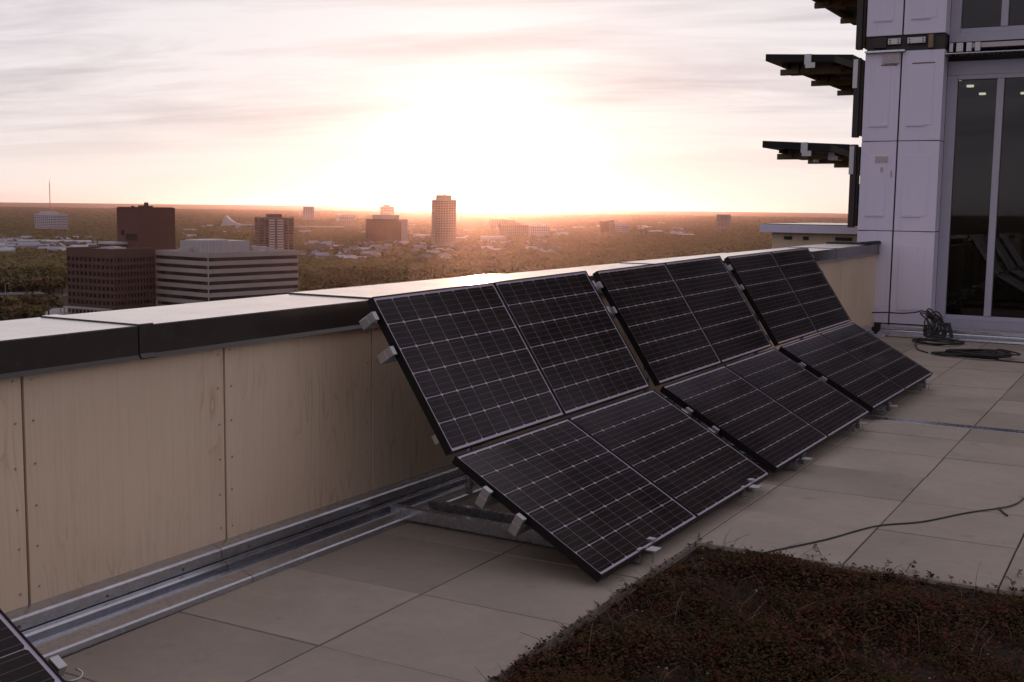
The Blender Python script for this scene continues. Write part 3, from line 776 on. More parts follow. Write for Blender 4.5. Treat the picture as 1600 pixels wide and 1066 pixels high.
CJ = [-3.5, -1.0, .4815, 2.141, 4.40, 6.60, 9.2, 11.655, 14.05]
prof = [(.014, -.142), (.0, -.124), (0, -.004), (-.004, 0), (-.612, .0), (-.616, -.004), (-.616, -.14), (-.60, -.14), (-.60, -.02), (-.028, -.02), (-.028, -.142)]
for k in range(len(CJ) - 1):
    off = (.0, .0, .0, .008, .0, .006, .0, .004)[k]; dxk = (0, 0, 0, .004, 0, .003, 0, 0)[k]
    g = .004
    o = MB().prism([(a + dxk, z) for a, z in prof], CJ[k] + g, CJ[k + 1] - g).build('coping_cap', M_COP, wall, loc=(0, 0, CT + off))
    o.data.materials.append(M_COP_SHEEN)
    for p_ in o.data.polygons: p_.material_index = 1 if p_.normal.z > .9 else 0  # upward faces get the painted sky sheen, the rest plain bronze
    o.rotation_euler.x = .0055
    # splice plate under each joint
    if k:
        s_ = MB().prism([(a * 1.0 + .002 if a > -.3 else a - .002, z + (.002 if z > -.05 else 0)) for a, z in prof], -.0, .078).build('splice_plate', M_COP, wall, loc=(0, CJ[k] + .003, CT + .004 + .0055 * CJ[k] + off * .0))
        s_.data.materials.append(M_COP_SHEEN)
        for p_ in s_.data.polygons: p_.material_index = 1 if p_.normal.z > .9 else 0  # plate top carries the painted sheen as well
        s_.rotation_euler.x = .0055
# rubber end seal against the white building
MB().box(-.62, .02, 13.45, 14.05, 1.264, 1.285).build('end_membrane', M_MEMB, wall, bevel=.004)
MB().box(-.058, .012, 13.1, 14.05, 1.278, 1.31).build('end_flashing', M_MEMB, wall, bevel=.006)

# galvanised channels at the foot of the wall
def channel(name, label, mw, y0, y1, flip=1, breaks=()):
    r = thing(name, label, 'channel', mw, group='galvanised channels')
    ys = [y0] + [b for b in breaks if y0 < b < y1] + [y1]
    A = [(0, .142), (.048, .128), (.058, .120), (.060, .076), (.054, .076), (.052, .116), (.045, .122), (0, .134)]
    B = [(.060, .072), (.084, .066), (.092, .058), (.094, .028), (.165, .022), (.165, .016), (.088, .020), (.086, .054), (.06, .064)]
    C_ = [(.163, .046), (.170, .049), (.176, .046), (.236, .030), (.246, .024), (.249, -.004), (.243, -.004), (.240, .020), (.176, .038), (.168, .04), (.168, .012), (.163, .012)]
    for k in range(len(ys) - 1):
        a, b2 = ys[k] + .002, ys[k + 1] - .002
        for nm, P in (('upper_track', A), ('middle_track', B), ('edge_angle', C_)):
            MB().prism([(x * flip, z) for x, z in P], a, b2).build(nm, M_GALV, r)
    sc_ = MB()
    y = y0 + .3
    while y < y1: sc_.tube([(.0595 * flip, y, .094), (.0625 * flip, y, .094)], .006, 6); y += .42
    sc_.build('screws', M_RUST, r, kind='stuff')
    return r
channel('base_channel', 'galvanised steel channel along the foot of the plywood parapet', PW @ Matrix.Translation((-.032, 0, 0)), -3.4, 13.62, 1, (-.9, .92, 4.1, 7.2, 10.4))

# ------------------------------------------------------------------ solar arrays
L1, A1, L2, A2, PWD, GAP = .8689, math.radians(56.66), .9157, math.radians(29.48), 1.1265, .0244
pr2 = Vector((-L2 * math.cos(A2), 0, L2 * math.sin(A2)))
am = (A1 + A2) / 2
pm_ = pr2 + Vector((-GAP * math.cos(am), 0, GAP * math.sin(am)))
pt_ = pm_ + Vector((-L1 * math.cos(A1), 0, L1 * math.sin(A1)))
cellmesh = None
def cell_mesh():
    # unit-pitch cell with clipped corners; scaled per module
    c = .055; h = .5
    P = [(-h + c, -h), (h - c, -h), (h, -h + c), (h, h - c), (h - c, h), (-h + c, h), (-h, h - c), (-h, -h + c)]
    m = MB(); m.v = [(x, y, 0) for x, y in P] + [(x, y, -.002) for x, y in P]
    m.f = [tuple(range(8))] + [(i, 8 + i, 8 + (i + 1) % 8, (i + 1) % 8) for i in range(8)]
    return m.mesh('cell', M_CELL)
CELL = cell_mesh()
def panel_meshes(Lh, w):
    lip = .0045; tk = .04
    f = MB()
    e = .0008
    f.box(0, w, 0, lip, -tk, .003).box(0, w, Lh - lip, Lh, -tk, .003).box(0, lip, lip + e, Lh - lip - e, -tk, .003).box(w - lip, w, lip + e, Lh - lip - e, -tk, .003)
    b_ = MB().box(lip + .0005, w - lip - .0005, lip + .0005, Lh - lip - .0005, -.008, -.0035)
    return f.mesh('frame', M_FRAME), b_.mesh('backsheet', M_BACK)
W1 = PWD - .008
PM = {'u': panel_meshes(L1, W1), 'l': panel_meshes(L2, W1)}
def solar_panel(row, mw, label):
    Lh = L1 if row == 'u' else L2
    r = thing('solar_module', label, 'solar panel', mw, group='solar panels along the parapet')
    link('frame', PM[row][0], r); link('backsheet', PM[row][1], r)
    mx, my = .0165, .0165
    pu, pv_ = (W1 - 2 * mx) / 8, (Lh - 2 * my) / 6
    for i in range(8):
        for j in range(6):
            o = link('cell', CELL, r, (mx + (i + .5) * pu, my + (j + .5) * pv_, -.0015))
            o.scale = (pu - .0056, pv_ - .0046, 1)
    return r
ORD = ['first', 'second', 'third', 'fourth', 'fifth', 'sixth']
ARR = [(0.269, 4.667, .060, -.0400, .0197), (.340, 7.128, .0936, -.0335, .0182), (.3839, 9.6578, .1174, -.0337, .01384)]
def frame_of(a):
    ox, oy, oz, yw, tl = a
    return Matrix.Translation((ox, oy, oz)) @ Matrix.Rotation(yw, 4, 'Z') @ Matrix.Rotation(tl, 4, 'X')
def panel_matrix(A, row, col, inset=.004):
    ang = A2 if row == 'l' else A1; o = Vector((0, 0, 0)) if row == 'l' else pm_
    u = Vector((0, 1, 0)); v = Vector((-math.cos(ang), 0, math.sin(ang))); n = u.cross(v)
    M_ = Matrix((u, v, n)).transposed().to_4x4(); M_.translation = o + u * (col * PWD + inset)
    return A @ M_
def rack(A, oz, label, cols=2):
    r = thing('mounting_rack', label, 'mounting rack', A, group='solar mounting racks')
    wtot = cols * PWD
    # rails along the array, end caps towards its ends
    for (base, ang, tt) in ((pm_, A1, .12), (pm_, A1, .66), (pm_, A1, .885), (Vector((0, 0, 0)), A2, .50), (Vector((0, 0, 0)), A2, .73)):
        v = Vector((-math.cos(ang), 0, math.sin(ang))); n = Vector((math.sin(ang), 0, math.cos(ang)))
        ctr = base + v * (L1 if ang == A1 else L2) * tt - n * (.04 + .036)
        m = MB(); h1, h2 = .028, .025
        q = [ctr + v * h2 + n * h1, ctr - v * h2 + n * h1, ctr - v * h2 - n * h1, ctr + v * h2 - n * h1]
        vis = not (ang == A1 and tt < .2); b_ = m.prism([(p.x, p.z) for p in q], -.045 if vis else .05, wtot + (.045 if vis else -.05))
        rail = m.build('rail', M_ALU, r, bevel=.003)
        for ye in ((-.048, wtot + .012) if vis else ()):
            c2 = ctr + n * (h1 + .012)
            m2 = MB(); q = [c2 + v * .024 + n * .034, c2 - v * .024 + n * .034, c2 - v * .024 - n * .010, c2 + v * .024 - n * .010]
            m2.prism([(p.x, p.z) for p in q], ye, ye + .030); m2.build('end_clamp', M_ALU, rail, bevel=.002)
    # base beams with rear posts and feet
    for yb in (.20 * wtot if cols == 2 else .3, wtot * .82 if cols == 2 else wtot - .3):
        m = MB().box(-1.50, .0, yb - .045, yb - .041, -.03, .035).box(-1.50, .0, yb - .041, yb + .0, -.03, -.026).box(-1.50, .0, yb - .041, yb + 0, .031, .035)
        m.build('base_beam', M_GALV, r, loc=(0, 0, -oz + .036))
        MB().box(-1.36, .0, yb + .11, yb + .114, 0, .075).box(-1.36, .0, yb + .114, yb + .15, .071, .075).build('base_beam', M_GALV, r, loc=(0, 0, -oz + .006))
        if cols == 1: continue
        top = pt_ - Vector((.05, 0, .10))
        MB().tube([(top.x, yb + .42 + .07, -oz + .04), (top.x, yb + .42 + .07, top.z)], .022, 8).build('rear_post', M_GALV, r)
        mid = pm_ - Vector((.08, 0, .1))
        MB().tube([(mid.x - .02, yb + .42 + .07, -oz + .04), (mid.x, yb + .42 + .07, mid.z)], .020, 8).build('middle_post', M_GALV, r)
        MB().tube([(top.x, yb + .42 + .085, -oz + .08), (mid.x, yb + .42 + .085, mid.z - .02)], .012, 6).build('brace', M_GALV, r)
        MB().box(.03, .085, yb - .05, yb + .02, -oz + .074, -oz + .080).box(.05, .056, yb - .02, yb - .012, -oz + .012, -oz + .074).box(.02, .025, yb - .012, yb - .006, -oz + .079, .0).build('front_foot', M_ALU, r)
for k, a in enumerate(ARR):
    A = frame_of(a)
    for c_ in range(2):
        for row in 'ul':
            n_ = k * 2 + c_
            if n_ == 0: lab = ('upper' if row == 'u' else 'lower') + ' row solar panel at the open end away from the white building'
            elif n_ == 5: lab = ('upper' if row == 'u' else 'lower') + ' row solar panel closest to the white building'
            else: lab = '%s row solar panel, %s of six counting from the white building' % ('upper' if row == 'u' else 'lower', ORD[5 - n_])
            solar_panel(row, panel_matrix(A, row, c_), lab)
    rack(A, a[2], ('metal rack under the pair of panel columns at the open end of the row', 'metal rack under the middle pair of panel columns', 'metal rack under the panel columns next to the white building')[k])
A0 = frame_of((.269, 2.135 - PWD, .06, -.03, .01))
solar_panel('l', panel_matrix(A0, 'l', 0), 'separate lower solar panel peeking in at the bottom left corner')
rack(A0, .06, 'metal rack of the separate panel at the bottom left corner', 1)
# hook clip on the corner panel's edge
hk = MB(); P_ = A0 @ Vector((-.50, PWD + .012, .295))
pts = [Vector((-.03 + .03 * math.cos(q), .022 + .022 * math.sin(q), .012 * math.sin(q * .5))) for q in np.linspace(-2.4, 2.0, 14)]
o = hk.tube(pts, .0035, 6).build('hook_clip', M_ALU, None, smooth=True, loc=P_); tag(o, 'small silver hook clip on the edge of the corner panel', 'clip')

# ------------------------------------------------------------------ white building
FY = 17.0
B = thing('white_building', 'white panelled building corner with tall dark windows beside the terrace', 'building', loc=(0, FY, 0))
MB().box(-1.49, -.46, .03, .34, -1.0, 9).build('column_core', M_CORE, B)
XA, XS, XB = -1.50, -1.008, -.446
rows = [(.155, 1.446), (1.456, 2.694), (2.704, 3.925), (4.145, 5.40), (5.41, 6.65), (6.66, 7.9)]
for (z0, z1) in rows:
    for i, (x0, x1) in enumerate(((XA, XS - .011), (XS + .011, XB))):
        o = MB().box(-(x1 - x0) / 2, (x1 - x0) / 2, 0, .03 if i == 0 else .028, -(z1 - z0) / 2, (z1 - z0) / 2).build('cladding_panel', M_WHITE, B, bevel=.004, loc=((x0 + x1) / 2, 0, (z0 + z1) / 2), seg=2)
        w2, h2 = (x1 - x0) / 2, (z1 - z0) / 2
        # shallow pressed field with a ledge at its foot
        MB().box(-w2 + .09, w2 - .12, -.005, -.0005, -h2 + .21, h2 - .19).build('pressed_field', M_WHITE, o, bevel=.002)
        MB().box(-w2 + .09, -w2 + .35, -.014, -.0055, -h2 + .195, -h2 + .205).build('ledge', M_WHITE, o)
    # return face of the column towards the window
    MB().box(XB - .028, XB - .002, .032, .33, z0, z1).build('column_return', M_WHITE, B, bevel=.003)
    # small slot vents at the joints
    MB().box(XA + .01, XA + .14, -.004, .02, z1 + .001, z1 + .009).build('joint_slot', M_CORE, B); MB().box(XB - .16, XB - .01, -.004, .02, z1 + .001, z1 + .009).build('joint_slot', M_CORE, B)
# rust stains and scuffs
for (x, z, w, h) in ((-1.28, 3.735, .22, .012), (-.86, 3.745, .30, .012)):
    MB().box(x, x + w, -.0085, -.006, z, z + h).build('rust_streak', M_RUST, B)
M_SCUFF = simple('worn sticker glue', (.46, .40, .40), .7, 0, .3, 60)
for (x, z, w, h) in ((-1.30, 2.40, .17, .09), (-1.22, 2.27, .035, .07), (-1.08, 2.2, .02, .09)):
    MB().box(x, x + w, -.0085, -.006, z, z + h).build('scuff_mark', M_SCUFF, B)
# gap between storeys: dark recess, brackets, rails
MB().box(-1.2, -.462, .04, .3, 3.925, 4.145).build('storey_gap', M_CORE, B); MB().box(-.458, 4.39, .425, .47, 3.70, 4.20).build('storey_gap', M_CORE, B)
for x0, x1 in ((-1.20, -.98 - .05), (-.96 + .02, -.70)):
    o = MB().box(x0, x1, -.02, .02, 4.02, 4.10).build('splice_plate', M_ALU, B, bevel=.003)
    bo = MB()
    for xx in (x0 + .03, x1 - .03):
        for zz in (4.04, 4.075): bo.tube([(xx, -.021, zz), (xx, -.032, zz)], .010, 6)
    bo.build('bolts', M_DARKMETAL, o, kind='stuff')
MB().box(-.66, -.60, -.03, .03, 3.95, 4.13).build('bracket_post', M_TAN, B); MB().box(-1.40, -1.22, -.02, .3, 3.98, 4.12).build('bracket_post', M_DARKMETAL, B)
MB().box(-1.50, -.96, -.06, .02, 3.915, 3.94).build('drip_rail', M_GALV, B)
MB().box(-1.25, -1.03, -.03, -.006, 3.76, 3.90).build('stained_plate', M_SCUFF, B)
# window bays to the right of the column
WX0, WX1, WY_ = XB + .0, 4.4, .30
def window_bay(z0, z1, header):
    fr = MB(); fz0, fz1 = z0, z1
    m = MB().box(WX0 + .002, WX1, WY_ + .03, WY_ + .12, z1 + .0, z1 + header).build('window_header', M_WFRAME, B, bevel=.004)
    MB().box(WX0 + .002, WX0 + .14, WY_ + .02, WY_ + .13, z0, z1 - .002).build('window_jamb', M_WFRAME, B, bevel=.004)
    # mullions at measured spacing
    xs = [WX0 + .14]; q = .205
    for x in (.205, .86, 1.52, 2.18, 2.84, 3.5, 4.16):
        MB().box(x, x + .09, WY_ + .0, WY_ + .13, z0 + .06, z1 - .064).build('mullion', M_WFRAME, B, bevel=.004)
        xs.append(x)
    MB().box(WX0 + .142, WX1, WY_ + .01, WY_ + .13, z1 - .062, z1 - .002).build('window_head_rail', M_WFRAME, B, bevel=.003)
    MB().box(WX0 + .142, WX1, WY_ + .01, WY_ + .13, z0, z0 + .058).build('window_sill', M_WFRAME, B, bevel=.003)
    for i, x in enumerate(xs):
        xa = x + (.09 if i else 0); xb = xs[i + 1] if i + 1 < len(xs) else WX1
        MB().box(xa + .001, xb - .001, WY_ + .07, WY_ + .076, z0 + .059, z1 - .063).build('window_pane', M_GLASS, B)
window_bay(.235, 3.60, .19); window_bay(4.165, 7.4, .3)
MB().box(WX0 + .30, 4.39, .20, .33, 3.945, 4.01).build('storey_rail', simple('pink primed rail', (.55, .47, .47), .6), B, bevel=.003)
MB().box(WX0 - .02, 4.39, .02, .30, 3.853, 3.868).build('gutter_rail', M_GALV, B, bevel=.004)
for x, w in ((-.42, .05), (-.33, .09), (-.20, .07), (-.09, .07)):
    MB().box(x, x + w, .18, .30, 3.90, 4.02).build('rail_bracket', M_ALU, B, bevel=.003)
MB().box(WX0 + .01, 4.39, .27, .42, 4.04, 4.16).build('window_stool', M_WFRAME, B)
# rooms behind the glass
MB().box(-1.44, 4.39, .5, 5.5, .10, .18).build('room_floor', M_ROOMDARK, B); MB().box(-1.44, 4.39, 5.5, 5.6, .10, 9).build('room_wall', M_ROOM, B)
MB().box(-1.44, 4.39, .5, 5.5, 3.75, 3.98).build('room_ceiling', M_ROOM, B); MB().box(-1.49, -1.45, .35, 6.0, -1., 8.9).build('room_side_wall', M_ROOM, B)
MB().box(4.4, 4.5, .03, 6, -.5, 9).build('end_wall', M_CORE, B); MB().box(-1.49, 4.5, 6.0, 6.1, -.5, 9).build('back_wall', M_CORE, B); MB().box(-1.49, 4.5, .03, 6.1, 8.9, 9.05).build('roof', M_MEMB, B)
MB().box(-1.44, 4.39, .5, 5.5, 7.4, 7.6).build('room_ceiling', M_ROOM, B)
for i, (lx_, ly_) in enumerate(((1497, 126), (1516, 136), (1535, 148), (1600, 147))):
    lq = on_z(lx_, ly_, 3.72); x, y = lq.x, lq.y - FY
    c = MB().tube([(0, 0, 0), (0, 0, -.03)], .055, 14); r = c.build('downlight', M_LAMP, None, loc=(x, FY + y, 3.748))
    tag(r, ('round ceiling downlight nearest the left pane', 'second round ceiling downlight behind the left pane', 'third round ceiling downlight behind the left pane', 'round ceiling downlight behind the next pane')[i], 'downlight', 'lit downlights')
    lp = bpy.data.lights.new('downlight_glow', 'SPOT'); lp.energy = 3.; lp.spot_size = 1.9; lp.spot_blend = .7; lp.color = (1., .86, .66); lp.shadow_soft_size = .06
    lo = bpy.data.objects.new('downlight_glow', lp); COL.objects.link(lo); lo.parent = r; lo.location = (0, 0, -.05)
channel('base_channel', 'galvanised steel channel along the foot of the white building', Matrix.Translation((0, FY - .02, 0)) @ Matrix.Rotation(-math.pi / 2, 4, 'Z') , -1.10, 4.3, 1, (-.2, 1.9))
MB().box(-1.1, 4.4, -.02, .32, -.1, .155).build('plinth', M_WHITE, B) if False else None
MB().box(XB, 4.4, .02, .42, -.1, .235).build('window_plinth', M_WFRAME, B)

# dark vertical shade posts at the building's corner
for i, (z0, z1) in enumerate(((3.98, 5.1), (2.76, 3.86), (1.49, 2.66), (5.3, 6.4))):
    o = MB().box(-1.64, -1.56, -.02, .10, z0, z1).box(-1.56, -1.525, .03, .09, z0 + .02, z1 - .03).build('corner_post', M_DARKMETAL, B, bevel=.003)
    MB().box(-1.655, -1.59, -.034, -.0205, z1 - .42, z1 - .02).build('post_plate', M_ALU, o, bevel=.003)
    MB().box(-1.56, -1.505, .06, .28, z0 + .35, z0 + .40).build('post_arm', M_DARKMETAL, o); MB().box(-1.55, -1.51, .14, .26, z0 + .02, z0 + .62).build('post_block', M_TAN, o)

# solar awnings cantilevered from the side of the building
def awning(ztip, zroot, label):
    r = thing('solar_awning', label, 'awning', loc=(0, FY + .02, 0), group='black awnings on the building side')
    xt, xr = -2.94, -1.68; th = .10; sl = (zroot - ztip) / (xr - xt)
    zz = lambda x: ztip + sl * (x - xt)
    MB().prism([(xt, zz(xt)), (xt, zz(xt) - th), (xr, zz(xr) - th), (xr, zz(xr))], 0, 5.2).build('panel', M_FRAME, r)
    MB().prism([(xr - .25, zz(xr) - .005), (xr - .25, zz(xr) - .095), (xr + .12, zz(xr) - .22), (xr + .12, zz(xr) - .13)], -.012, 5.1).build('inner_fascia', M_DARKMETAL, r)
    o = MB().box(-2.36, -2.26, -.035, -.002, zz(-2.3) - .15, zz(-2.3) + .002).build('end_clip', M_ALU, r, bevel=.004); MB().box(-2.34, -2.20, -.045, -.0355, zz(-2.3) - .20, zz(-2.3) - .12).build('clip_plate', M_ALU, o, bevel=.003)
    for yy, x0 in ((.55, -2.88), (2.2, -2.86), (3.9, -2.86)):
        b = MB().box(x0, -1.55, yy, yy + .07, 0, .085).build('arm', M_TAN, r, loc=(0, 0, zz(-2.2) - th - .11))
    for yy in (.55, 2.2):
        for xx in (-2.76, -2.55, -2.10):
            w = rnd.uniform(.10, .19)
            MB().box(xx, xx + w, yy - .05, yy + .20, zz(xx) - th - rnd.uniform(.10, .15), zz(xx) - th + .0).build('spacer_block', M_TAN if rnd.random() < .7 else M_ALU, r, bevel=.004)
    MB().box(-2.78, -2.70, .3, 5.1, zz(-2.7) - th - .055, zz(-2.7) - th - .0).build('purlin', M_DARKMETAL, r); MB().box(-1.95, -1.87, .3, 5.1, zz(-1.9) - th - .055, zz(-1.9) - th).build('purlin', M_DARKMETAL, r)
    MB().box(-1.70, -1.5, .6, .7, zz(xr) - .42, zz(xr) - .1).build('wall_bracket', M_DARKMETAL, r)
awning(3.985, 3.915, 'middle black solar awning sticking out of the building side')
awning(2.735, 2.665, 'lowest black solar awning sticking out of the building side')
awning(5.215, 5.145, 'topmost black solar awning cut by the upper picture edge')

# white roof ledge beyond the corner
r = thing('roof_ledge', 'white edged flat roof ledge beyond the parapet beside the white building', 'ledge', loc=(0, FY + 1.0, 0))
MB().box(-3.24, -1.53, 0, 3.2, 1.375, 1.50).build('fascia', M_WHITE, r, bevel=.006); MB().box(-3.10, -1.53, .20, 3.1, -1, 1.374).build('ledge_wall', M_PLY, r)
MB().box(-3.2, -1.56, .04, 3.16, 1.5005, 1.512).build('ledge_top', M_COP, r)
for (x, w) in ((-2.9, .12), (-2.6, .08), (-2.1, .25)): MB().box(x, x + w, .17, .199, 1.27, 1.32).build('ledge_bracket', M_CORE, r)

# ------------------------------------------------------------------ cables
def cable(name, pts, rad, label, group=None, n=6):
    cv_ = [Vector(p) for p in pts]; out = []
    for i in range(len(cv_) - 1):
        p0, p1, p2, p3 = cv_[max(i - 1, 0)], cv_[i], cv_[i + 1], cv_[min(i + 2, len(cv_) - 1)]
        for q in range(6):
            t_ = q / 6
            out.append(.5 * ((2 * p1) + (-p0 + p2) * t_ + (2 * p0 - 5 * p1 + 4 * p2 - p3) * t_ ** 2 + (-p0 + 3 * p1 - 3 * p2 + p3) * t_ ** 3))
    out.append(cv_[-1])
    o = MB().tube(out, rad, n).build(name, M_RUBBER, None, smooth=True); return tag(o, label, 'cable', group)
q = .006
cable('cable', [(.70, 5.56, -.01), (.762, 5.64, q), (.94, 5.99, q), (1.107, 6.40, q), (1.306, 6.63, q), (1.49, 6.97, q), (1.637, 7.166, q + .004), (1.70, 7.30, q + .003), (1.737, 7.53, q), (1.80, 8.3, q), (2.1, 9.2, q)], .0045, 'thin black cable crossing the pavers from the planted bed')
cable('cable', [(1.637, 7.17, .012), (1.665, 7.11, q), (1.70, 7.03, q)], .006, 'short cut cable stub on the pavers')
pts = []
for i in range(64):
    a = i * .62; pts.append((.33 + .36 * math.cos(a) * (1 + .14 * math.sin(i * 1.7)) + .004 * i, 14.82 + .24 * math.sin(a) * (1 + .2 * math.cos(i * 1.3)), .008 + .0011 * i + .006 * math.sin(i * 2.1) ** 2))
pts += [(.7, 14.65, .02), (1.02, 14.56, .008), (1.5, 14.5, .008), (2.2, 14.6, .008)]
cable('cable_coil', pts, .010, 'flat coil of black cable lying on the pavers before the white building')
pts = [(-1.22, 16.86, .30), (-1.0, 16.85, .315), (-.8, 16.84, .315), (-.62, 16.80, .34)]
for k in range(9):
    a = rnd.uniform(-.1, .1)
    pts += [(-.44 + a, 16.72, .36 + rnd.uniform(-.05, .05)), (-.28 + a * .5, 16.62, .28 + rnd.uniform(-.05, .05)), (-.27 + rnd.uniform(-.1, .12), 16.55, .10), (-.33 + rnd.uniform(-.1, .1), 16.48, .05), (-.38 + rnd.uniform(-.08, .08), 16.6, .22)]
cable('cable_bundle', pts, .010, 'tangled bundle of black cables hanging over the channel at the white column')
pts = []
for k in range(30):
    a = k * .75; pts.append((-.18 + .30 * math.cos(a) + rnd.uniform(-.06, .06), 16.12 + .32 * math.sin(a) + rnd.uniform(-.05, .05), .008 + rnd.random() * .03))
pts = [(-.30, 16.5, .12), (-.35, 16.3, .02)] + pts + [(-.3, 15.3, .008), (-.1, 14.9, .008)]
cable('cable_coil', pts, .009, 'loose loops of black cable on the pavers below the cable bundle')
MB_ = MB()
for k in range(5):
    x = -.42 + .08 * k + rnd.uniform(-.03, .03); MB_.tube([(x, 16.50 + rnd.uniform(-.05, .05), .05), (x + rnd.uniform(-.06, .06), 16.52, .15 + rnd.random() * .1)], .024, 6)
o = MB_.build('connector_plugs', M_RUBBER); tag(o, 'black connector plugs in the cable tangle at the white column', 'plugs')

# ------------------------------------------------------------------ planted bed
gx0, gy1 = .392, 5.602
N_ = 90; xs = np.linspace(gx0 + .004, 4.2, N_); ysg = np.linspace(-1.2, gy1 - .004, 150)
def soil_h(x, y):
    return -.020 + .014 * np.sin(x * 7.1 + y * 3.3) * np.sin(y * 5.7 - x * 2.1) + .010 * np.sin(x * 19 + 1.3) * np.sin(y * 17)
X_, Y_ = np.meshgrid(xs, ysg, indexing='ij'); Z_ = soil_h(X_, Y_) + nrng.uniform(-.006, .006, X_.shape)
vv = np.stack([X_, Y_, Z_], -1).reshape(-1, 3); nn = len(ysg)
ff = [(i * nn + j, (i + 1) * nn + j, (i + 1) * nn + j + 1, i * nn + j + 1) for i in range(N_ - 1) for j in range(nn - 1)]
me = bpy.data.meshes.new('planting_soil'); me.from_pydata(vv.tolist(), [], ff); M_SOIL = simple('dark planting soil', (.030, .022, .017), .95, 0, .5, 40, .1, .6); me.materials.append(M_SOIL)
structure('planting_soil', link('planting_soil', me))
MB().box(gx0 - .018, gx0 - .012 + .008, -1.2, gy1 + .002, -.09, -.020).build('bed_edging', M_EDGE, None, bevel=.001); e1 = bpy.data.objects['bed_edging']; tag(e1, 'thin metal edging strip along the side of the planted bed', 'edging')
o = MB().box(gx0 + .01, 4.2, gy1 - .001, gy1 + .005, -.09, -.020).build('bed_edging', M_EDGE, None, bevel=.001); tag(o, 'thin metal edging strip along the far end of the planted bed', 'edging')
# sedum: many small fleshy sprigs
def sedum(name, n, cols, seed, hmin, hmax, size):
    g = np.random.default_rng(seed); V = []; Fc = []
    while n > 0:
        x = g.uniform(gx0 - .035, 2.9); y = g.uniform(3.0, gy1 + .035)
        if (x < gx0 + .008 or y > gy1 - .008) and g.random() > .12: continue
        d_ = np.array([x - CAM.x, y]); 
        # skip what lies behind the lower picture edge
        if y < 3.2 + .45 * (x - .4) - .1: continue
        dens = .5 + .5 * math.sin(x * 5.3 + 1.1 * math.sin(y * 4.1) + seed) * math.sin(y * 6.1 + .8 * math.sin(x * 7))
        if g.random() > .12 + .9 * dens: continue
        edge = min(x - gx0, gy1 - y); kf = min(1., .22 + max(edge, 0) * 2.6)
        n -= 1
        z0 = float(soil_h(x, y)) if (x > gx0 and y < gy1) else .002; h = g.uniform(hmin, hmax) * kf * (.45 + .9 * dens); lean = g.normal(0, .3, 2)
        tip = np.array([x + lean[0] * h, y + lean[1] * h, z0 + h])
        nl = g.integers(5, 9)
        for q in range(nl):
            f_ = (q + 1) / nl; c_ = np.array([x, y, z0]) * (1 - f_) + tip * f_
            a = q * 2.4 + g.random(); s_ = size * g.uniform(.6, 1.25) * (.7 + .6 * dens)
            dv = np.array([math.cos(a), math.sin(a), g.uniform(-.1, .7)]); sd = np.array([-math.sin(a), math.cos(a), 0]) * s_ * .42
            k = len(V)
            V += [tuple(c_ - sd * .4), tuple(c_ + dv * s_ * .55 - sd), tuple(c_ + dv * s_ * 1.1), tuple(c_ + dv * s_ * .55 + sd + np.array([0, 0, s_ * .2]))]
            Fc += [(k, k + 1, k + 2), (k, k + 2, k + 3)]
    me = bpy.data.meshes.new(name); me.from_pydata(V, [], Fc)
    m, t, p = mat(name); tc = t.add('ShaderNodeTexCoord').outputs['Object']
    nz = t.noise(tc, 5.5, 4, .6, .4); n2_ = t.noise(tc, 60., 2, .6)
    c = t.ramp(nz, [(i / (len(cols) - 1) * .5 + .25, q) for i, q in enumerate(cols)]); c = t.mix(t.map(n2_, .3, .55, .75, 0), c, tuple(x * .4 for x in cols[0])); c = t.mix(t.map(t.noise(tc, 85., 2, .6), .58, .72, 0, .4), c, (.12, .055, .035))
    t.set(p.inputs['Base Color'], c); p.inputs['Roughness'].default_value = .9; p.inputs['Specular IOR Level'].default_value = .05
    me.materials.append(m); o = link(name, me, kind='stuff'); return o
o = sedum('sedum_plants', 24000, ((.026, .020, .012), (.072, .022, .014), (.044, .038, .014), (.095, .030, .019), (.036, .042, .013)), 3, .015, .075, .0125)
o['label'] = 'low red brown and olive sedum covering the planted bed'; o['category'] = 'sedum'
o = sedum('sedum_clumps', 2000, ((.034, .018, .012), (.080, .022, .015), (.085, .042, .024), (.045, .036, .014), (.115, .032, .020)), 8, .045, .10, .016)
o['label'] = 'taller reddish and tan sedum heads standing out of the low mat'; o['category'] = 'sedum'
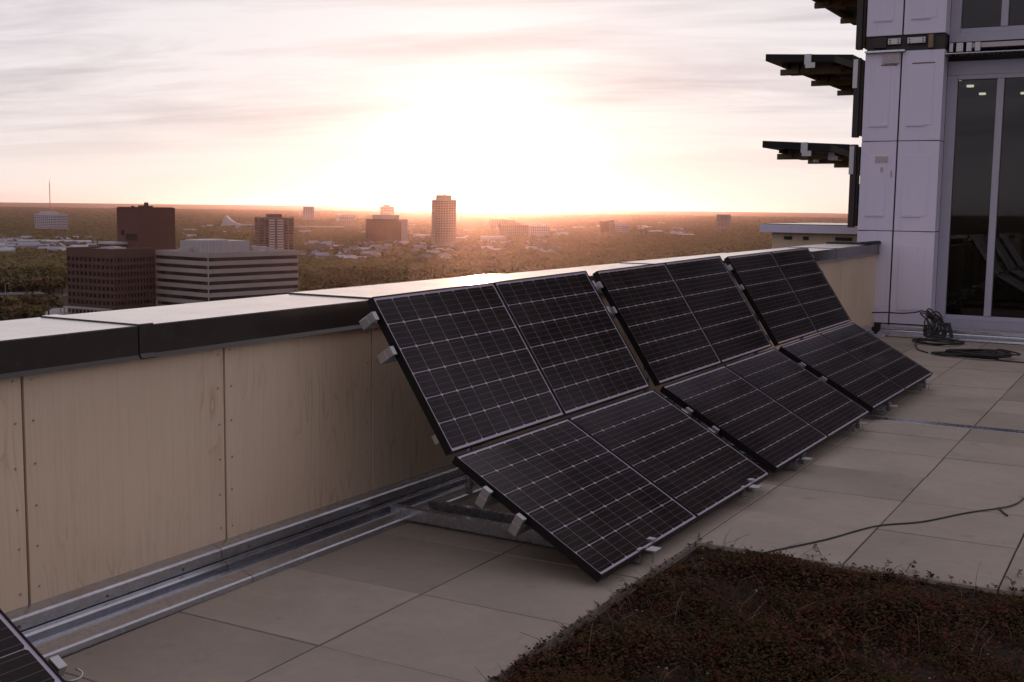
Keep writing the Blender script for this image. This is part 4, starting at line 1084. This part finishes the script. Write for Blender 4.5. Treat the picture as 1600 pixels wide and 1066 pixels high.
# dry stems and white pebbles
g = np.random.default_rng(5); m = MB()
for _ in range(260):
    x, y = g.uniform(gx0 + .03, 2.6), g.uniform(3.4, gy1 - .03); z = float(soil_h(x, y)); l = g.uniform(.05, .14); a = g.uniform(0, 6.28)
    m.tube([(x, y, z), (x + .3 * l * math.cos(a), y + .3 * l * math.sin(a), z + l * .7), (x + .9 * l * math.cos(a), y + .9 * l * math.sin(a), z + l)], [.0016, .0012, .0008], 3)
o = m.build('dry_stems', simple('dry stem', (.12, .08, .05), .8), None, kind='stuff'); o['label'] = 'thin dry stems among the sedum'; o['category'] = 'stems'
m = MB()
for _ in range(130):
    x, y = g.uniform(gx0 + .02, 2.6), g.uniform(3.4, gy1 - .02); z = float(soil_h(x, y)) + .008; s_ = g.uniform(.003, .008)
    m.tube([(x, y, z - s_ * .6), (x + s_ * .2, y, z), (x, y + s_ * .2, z + s_ * .6)], [s_ * .6, s_, s_ * .5], 5)
o = m.build('pebbles', simple('pale pebble', (.42, .38, .35), .8), None, kind='stuff'); o['label'] = 'small pale pebbles in the planted bed'; o['category'] = 'pebbles'
# sprigs that lean over the paving
M_SPRIG = simple('dead sedum sprig', (.10, .055, .035), .8, 0, .4, 60)
def sprig(px, py, s, label, seed):
    g = random.Random(seed); p = on_z(px, py, .0); m = MB(); base = Vector((0, 0, .004)); tip = Vector((g.uniform(-1, 1) * s, g.uniform(-.6, .6) * s, s * .8))
    m.tube([base - Vector((0, 0, .05)), base, base * .5 + tip * .5 + Vector((0, 0, .2 * s)), tip], [s * .035] * 4, 4)
    for k in range(9):
        a = g.random() * 6.28; c_ = tip * g.uniform(.45, 1.); d_ = Vector((math.cos(a), math.sin(a), g.uniform(-.3, .5))) * s * g.uniform(.3, .55); e_ = Vector((-math.sin(a), math.cos(a), .2)) * s * .16
        k0 = len(m.v); m.v += [tuple(c_), tuple(c_ + d_ * .5 - e_), tuple(c_ + d_), tuple(c_ + d_ * .5 + e_)]; m.f += [(k0, k0 + 1, k0 + 2), (k0, k0 + 2, k0 + 3)]
    o = m.build('sedum_sprig', M_SPRIG, None, loc=(p.x, p.y, 0)); tag(o, label, 'sprig', 'sprigs over the paving edge')
for i, (x, y, s_) in enumerate(((950, 945, .05), (982, 926, .06), (897, 975, .03), (936, 952, .035), (1283, 868, .06), (1382, 890, .05), (1416, 893, .06), (1487, 908, .04), (1585, 925, .07), (1092, 842, .035), (1590, 902, .04), (920, 962, .03))):
    sprig(x, y, s_, 'dry reddish sedum sprig leaning over the %s paving edge' % ('left' if x < 1100 and i != 9 else ('corner' if i == 9 else 'far')), i)
